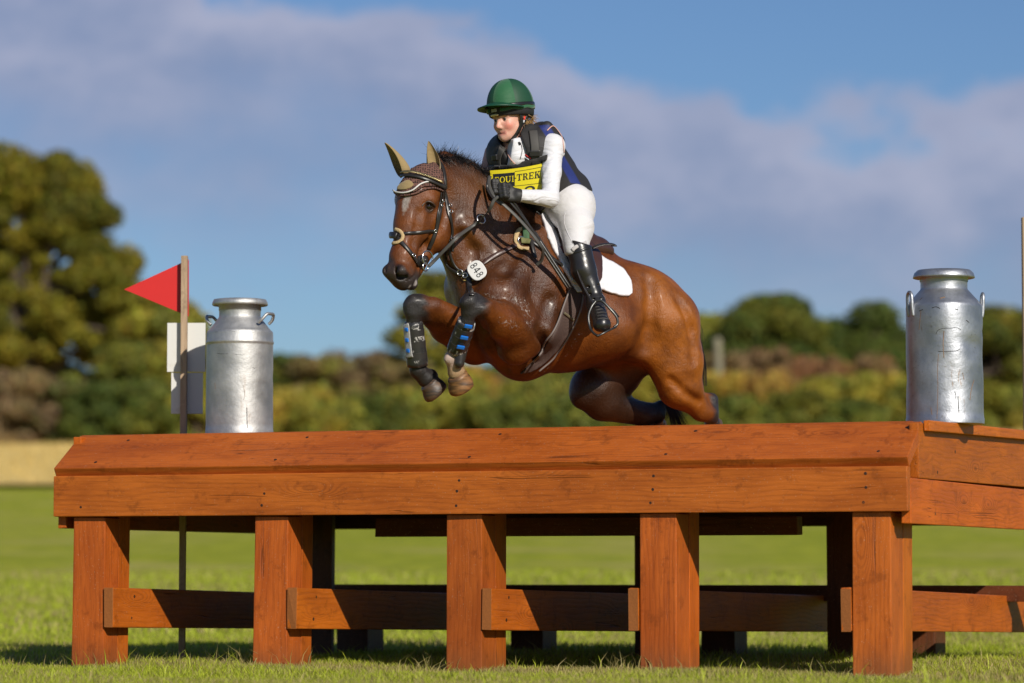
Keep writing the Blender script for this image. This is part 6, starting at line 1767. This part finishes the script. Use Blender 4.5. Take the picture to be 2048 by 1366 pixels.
# tendon boots on the front legs
M_TB = Mat("muddy_boot_shell"); c = M_TB.co(); n_ = M_TB.noise(c, 22, 5, .65, .5)
M_TB.set(base=M_TB.mix(M_TB.ramp(n_, .54, .62), (.022, .021, .022), (.42, .40, .38)), rough=.35); M_TB.bump(n_, .3, .006); M_TB = M_TB.m
M_TB2 = simple("clean_boot_shell", (.022, .019, .018), .32, bump=.2, scale=40); M_TAB = simple("blue_tab", (.010, .16, .62), .4, var=.05); M_PALE = simple("pale_boot_panel", (.36, .35, .35), .5, bump=.5, scale=60, var=.6)
def tboot(a, b, ra, rb, lab, shell, tabs, tabsize, tabrot, panel=None):
    e = empty("tendon_boot", tuple((a + b) / 2)); setp(e, lab, "leg boot", "tendon boots on the horse's front legs")
    ts = np.linspace(0, 1, 14); pts = [a + (b - a) * t for t in ts]
    rad = [ra + (rb - ra) * t for t in ts]; rad[0] *= .93; rad[-1] *= .96
    mk("boot_shell", tube_vf(pts, rad, 28, up=(0, -1, 0)), shell, e)
    vv, ff_ = tube_vf(pts, rad, 28, up=(0, -1, 0)); bb = bvh_of(vv, ff_)
    for t in (.25, .5, .75):
        p = a + (b - a) * t; r_ = ra + (rb - ra) * t
        mk("boot_strap", tube_vf([p - (b - a) * .075, p - (b - a) * .07, p + (b - a) * .07, p + (b - a) * .075], [r_ - .004, r_ + .0015, r_ + .0015 - .001, r_ - .005], 28, up=(0, -1, 0)), simple("boot_strap_rubber", (.028, .026, .026), .4), e, smooth=False)
    for (x, y) in tabs:
        h3 = hit(bb, x, y)
        if h3:
            me = bevel_box("tab", -tabsize[0] / 2, tabsize[0] / 2, -.004, .004, -tabsize[1] / 2, tabsize[1] / 2, min(tabsize) * .24)
            o = link("tab", me, M_TAB, e); z_ = -(b - a) / np.linalg.norm(b - a); y_ = -h3[1]; y_ = y_ - z_ * np.dot(y_, z_); y_ /= np.linalg.norm(y_); x_ = np.cross(y_, z_)
            M = Matrix(np.column_stack([x_, y_, z_]).tolist()).to_4x4(); o.matrix_basis = e.matrix_world.inverted() @ (Matrix.Translation(h3[0] + h3[1] * .008) @ M @ Matrix.Rotation(tabrot, 4, 'Y'))
    if panel: mk("boot_panel", drape(bb, panel, .045, .005, .001), M_PALE, e)
    return e
tboot(P(934, 641, 16.382), P(913, 702, 16.495), .047, .051, "black leg boot with three long blue tabs on the near front leg", M_TB, [(936, 652), (928, 674), (921, 693)], (.040, .022), R(0))
tboot(P(827, 643, 16.548), P(835, 732, 16.600), .046, .054, "muddy leg boot with small blue tabs on the far front leg", M_TB, [(815, 659), (816, 680), (818, 701)], (.022, .020), 0, [(813, 648), (816, 680), (820, 715)])
e = bpy.data.objects["tendon_boot"]
fz = Field(F1 - .12, F1 + .12, .004); fz.cone(P(921, 705, 16.485), P(919, 727, 16.475), .032, .023, .02); v, f = fz.nets(); mk("fetlock_cup", (v, f), M_TB2, e)

# ================================================================== CREASES, SLITS AND RUST ON THE MILK CHURNS
M_RUST = simple("rust_stain", (.22, .13, .07), .7, scale=90, var=.4)
CB1, CB2 = (bvh_of(v_, f_) for v_, f_ in CH_MESH)
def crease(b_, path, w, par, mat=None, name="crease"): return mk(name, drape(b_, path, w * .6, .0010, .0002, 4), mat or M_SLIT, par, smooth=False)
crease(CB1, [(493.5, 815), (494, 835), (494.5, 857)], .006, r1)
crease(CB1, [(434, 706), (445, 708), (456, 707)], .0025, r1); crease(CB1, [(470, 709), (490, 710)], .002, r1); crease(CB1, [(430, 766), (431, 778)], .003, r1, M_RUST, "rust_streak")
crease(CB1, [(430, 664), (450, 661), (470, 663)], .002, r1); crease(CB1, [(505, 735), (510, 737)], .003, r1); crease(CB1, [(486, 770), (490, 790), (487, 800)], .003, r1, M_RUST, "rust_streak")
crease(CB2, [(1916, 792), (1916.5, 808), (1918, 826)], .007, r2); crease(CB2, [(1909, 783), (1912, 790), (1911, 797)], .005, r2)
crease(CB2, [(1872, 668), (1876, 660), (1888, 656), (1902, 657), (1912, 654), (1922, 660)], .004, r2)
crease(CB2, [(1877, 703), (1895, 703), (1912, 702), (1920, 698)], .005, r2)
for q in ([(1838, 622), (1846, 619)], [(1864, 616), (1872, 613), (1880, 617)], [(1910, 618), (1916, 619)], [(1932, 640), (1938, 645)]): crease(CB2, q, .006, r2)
for q, w in (([(1888, 662), (1886, 690), (1888, 715)], .006), ([(1877, 708), (1875, 740), (1876, 780), (1874, 838)], .004), ([(1842, 622), (1838, 660)], .005), ([(1948, 760), (1942, 780), (1940, 800)], .006), ([(1925, 745), (1928, 760)], .004), ([(1880, 597), (1890, 594)], .010), ([(1862, 815), (1864, 830)], .005)): crease(CB2, q, w, r2, M_RUST, "rust_streak")
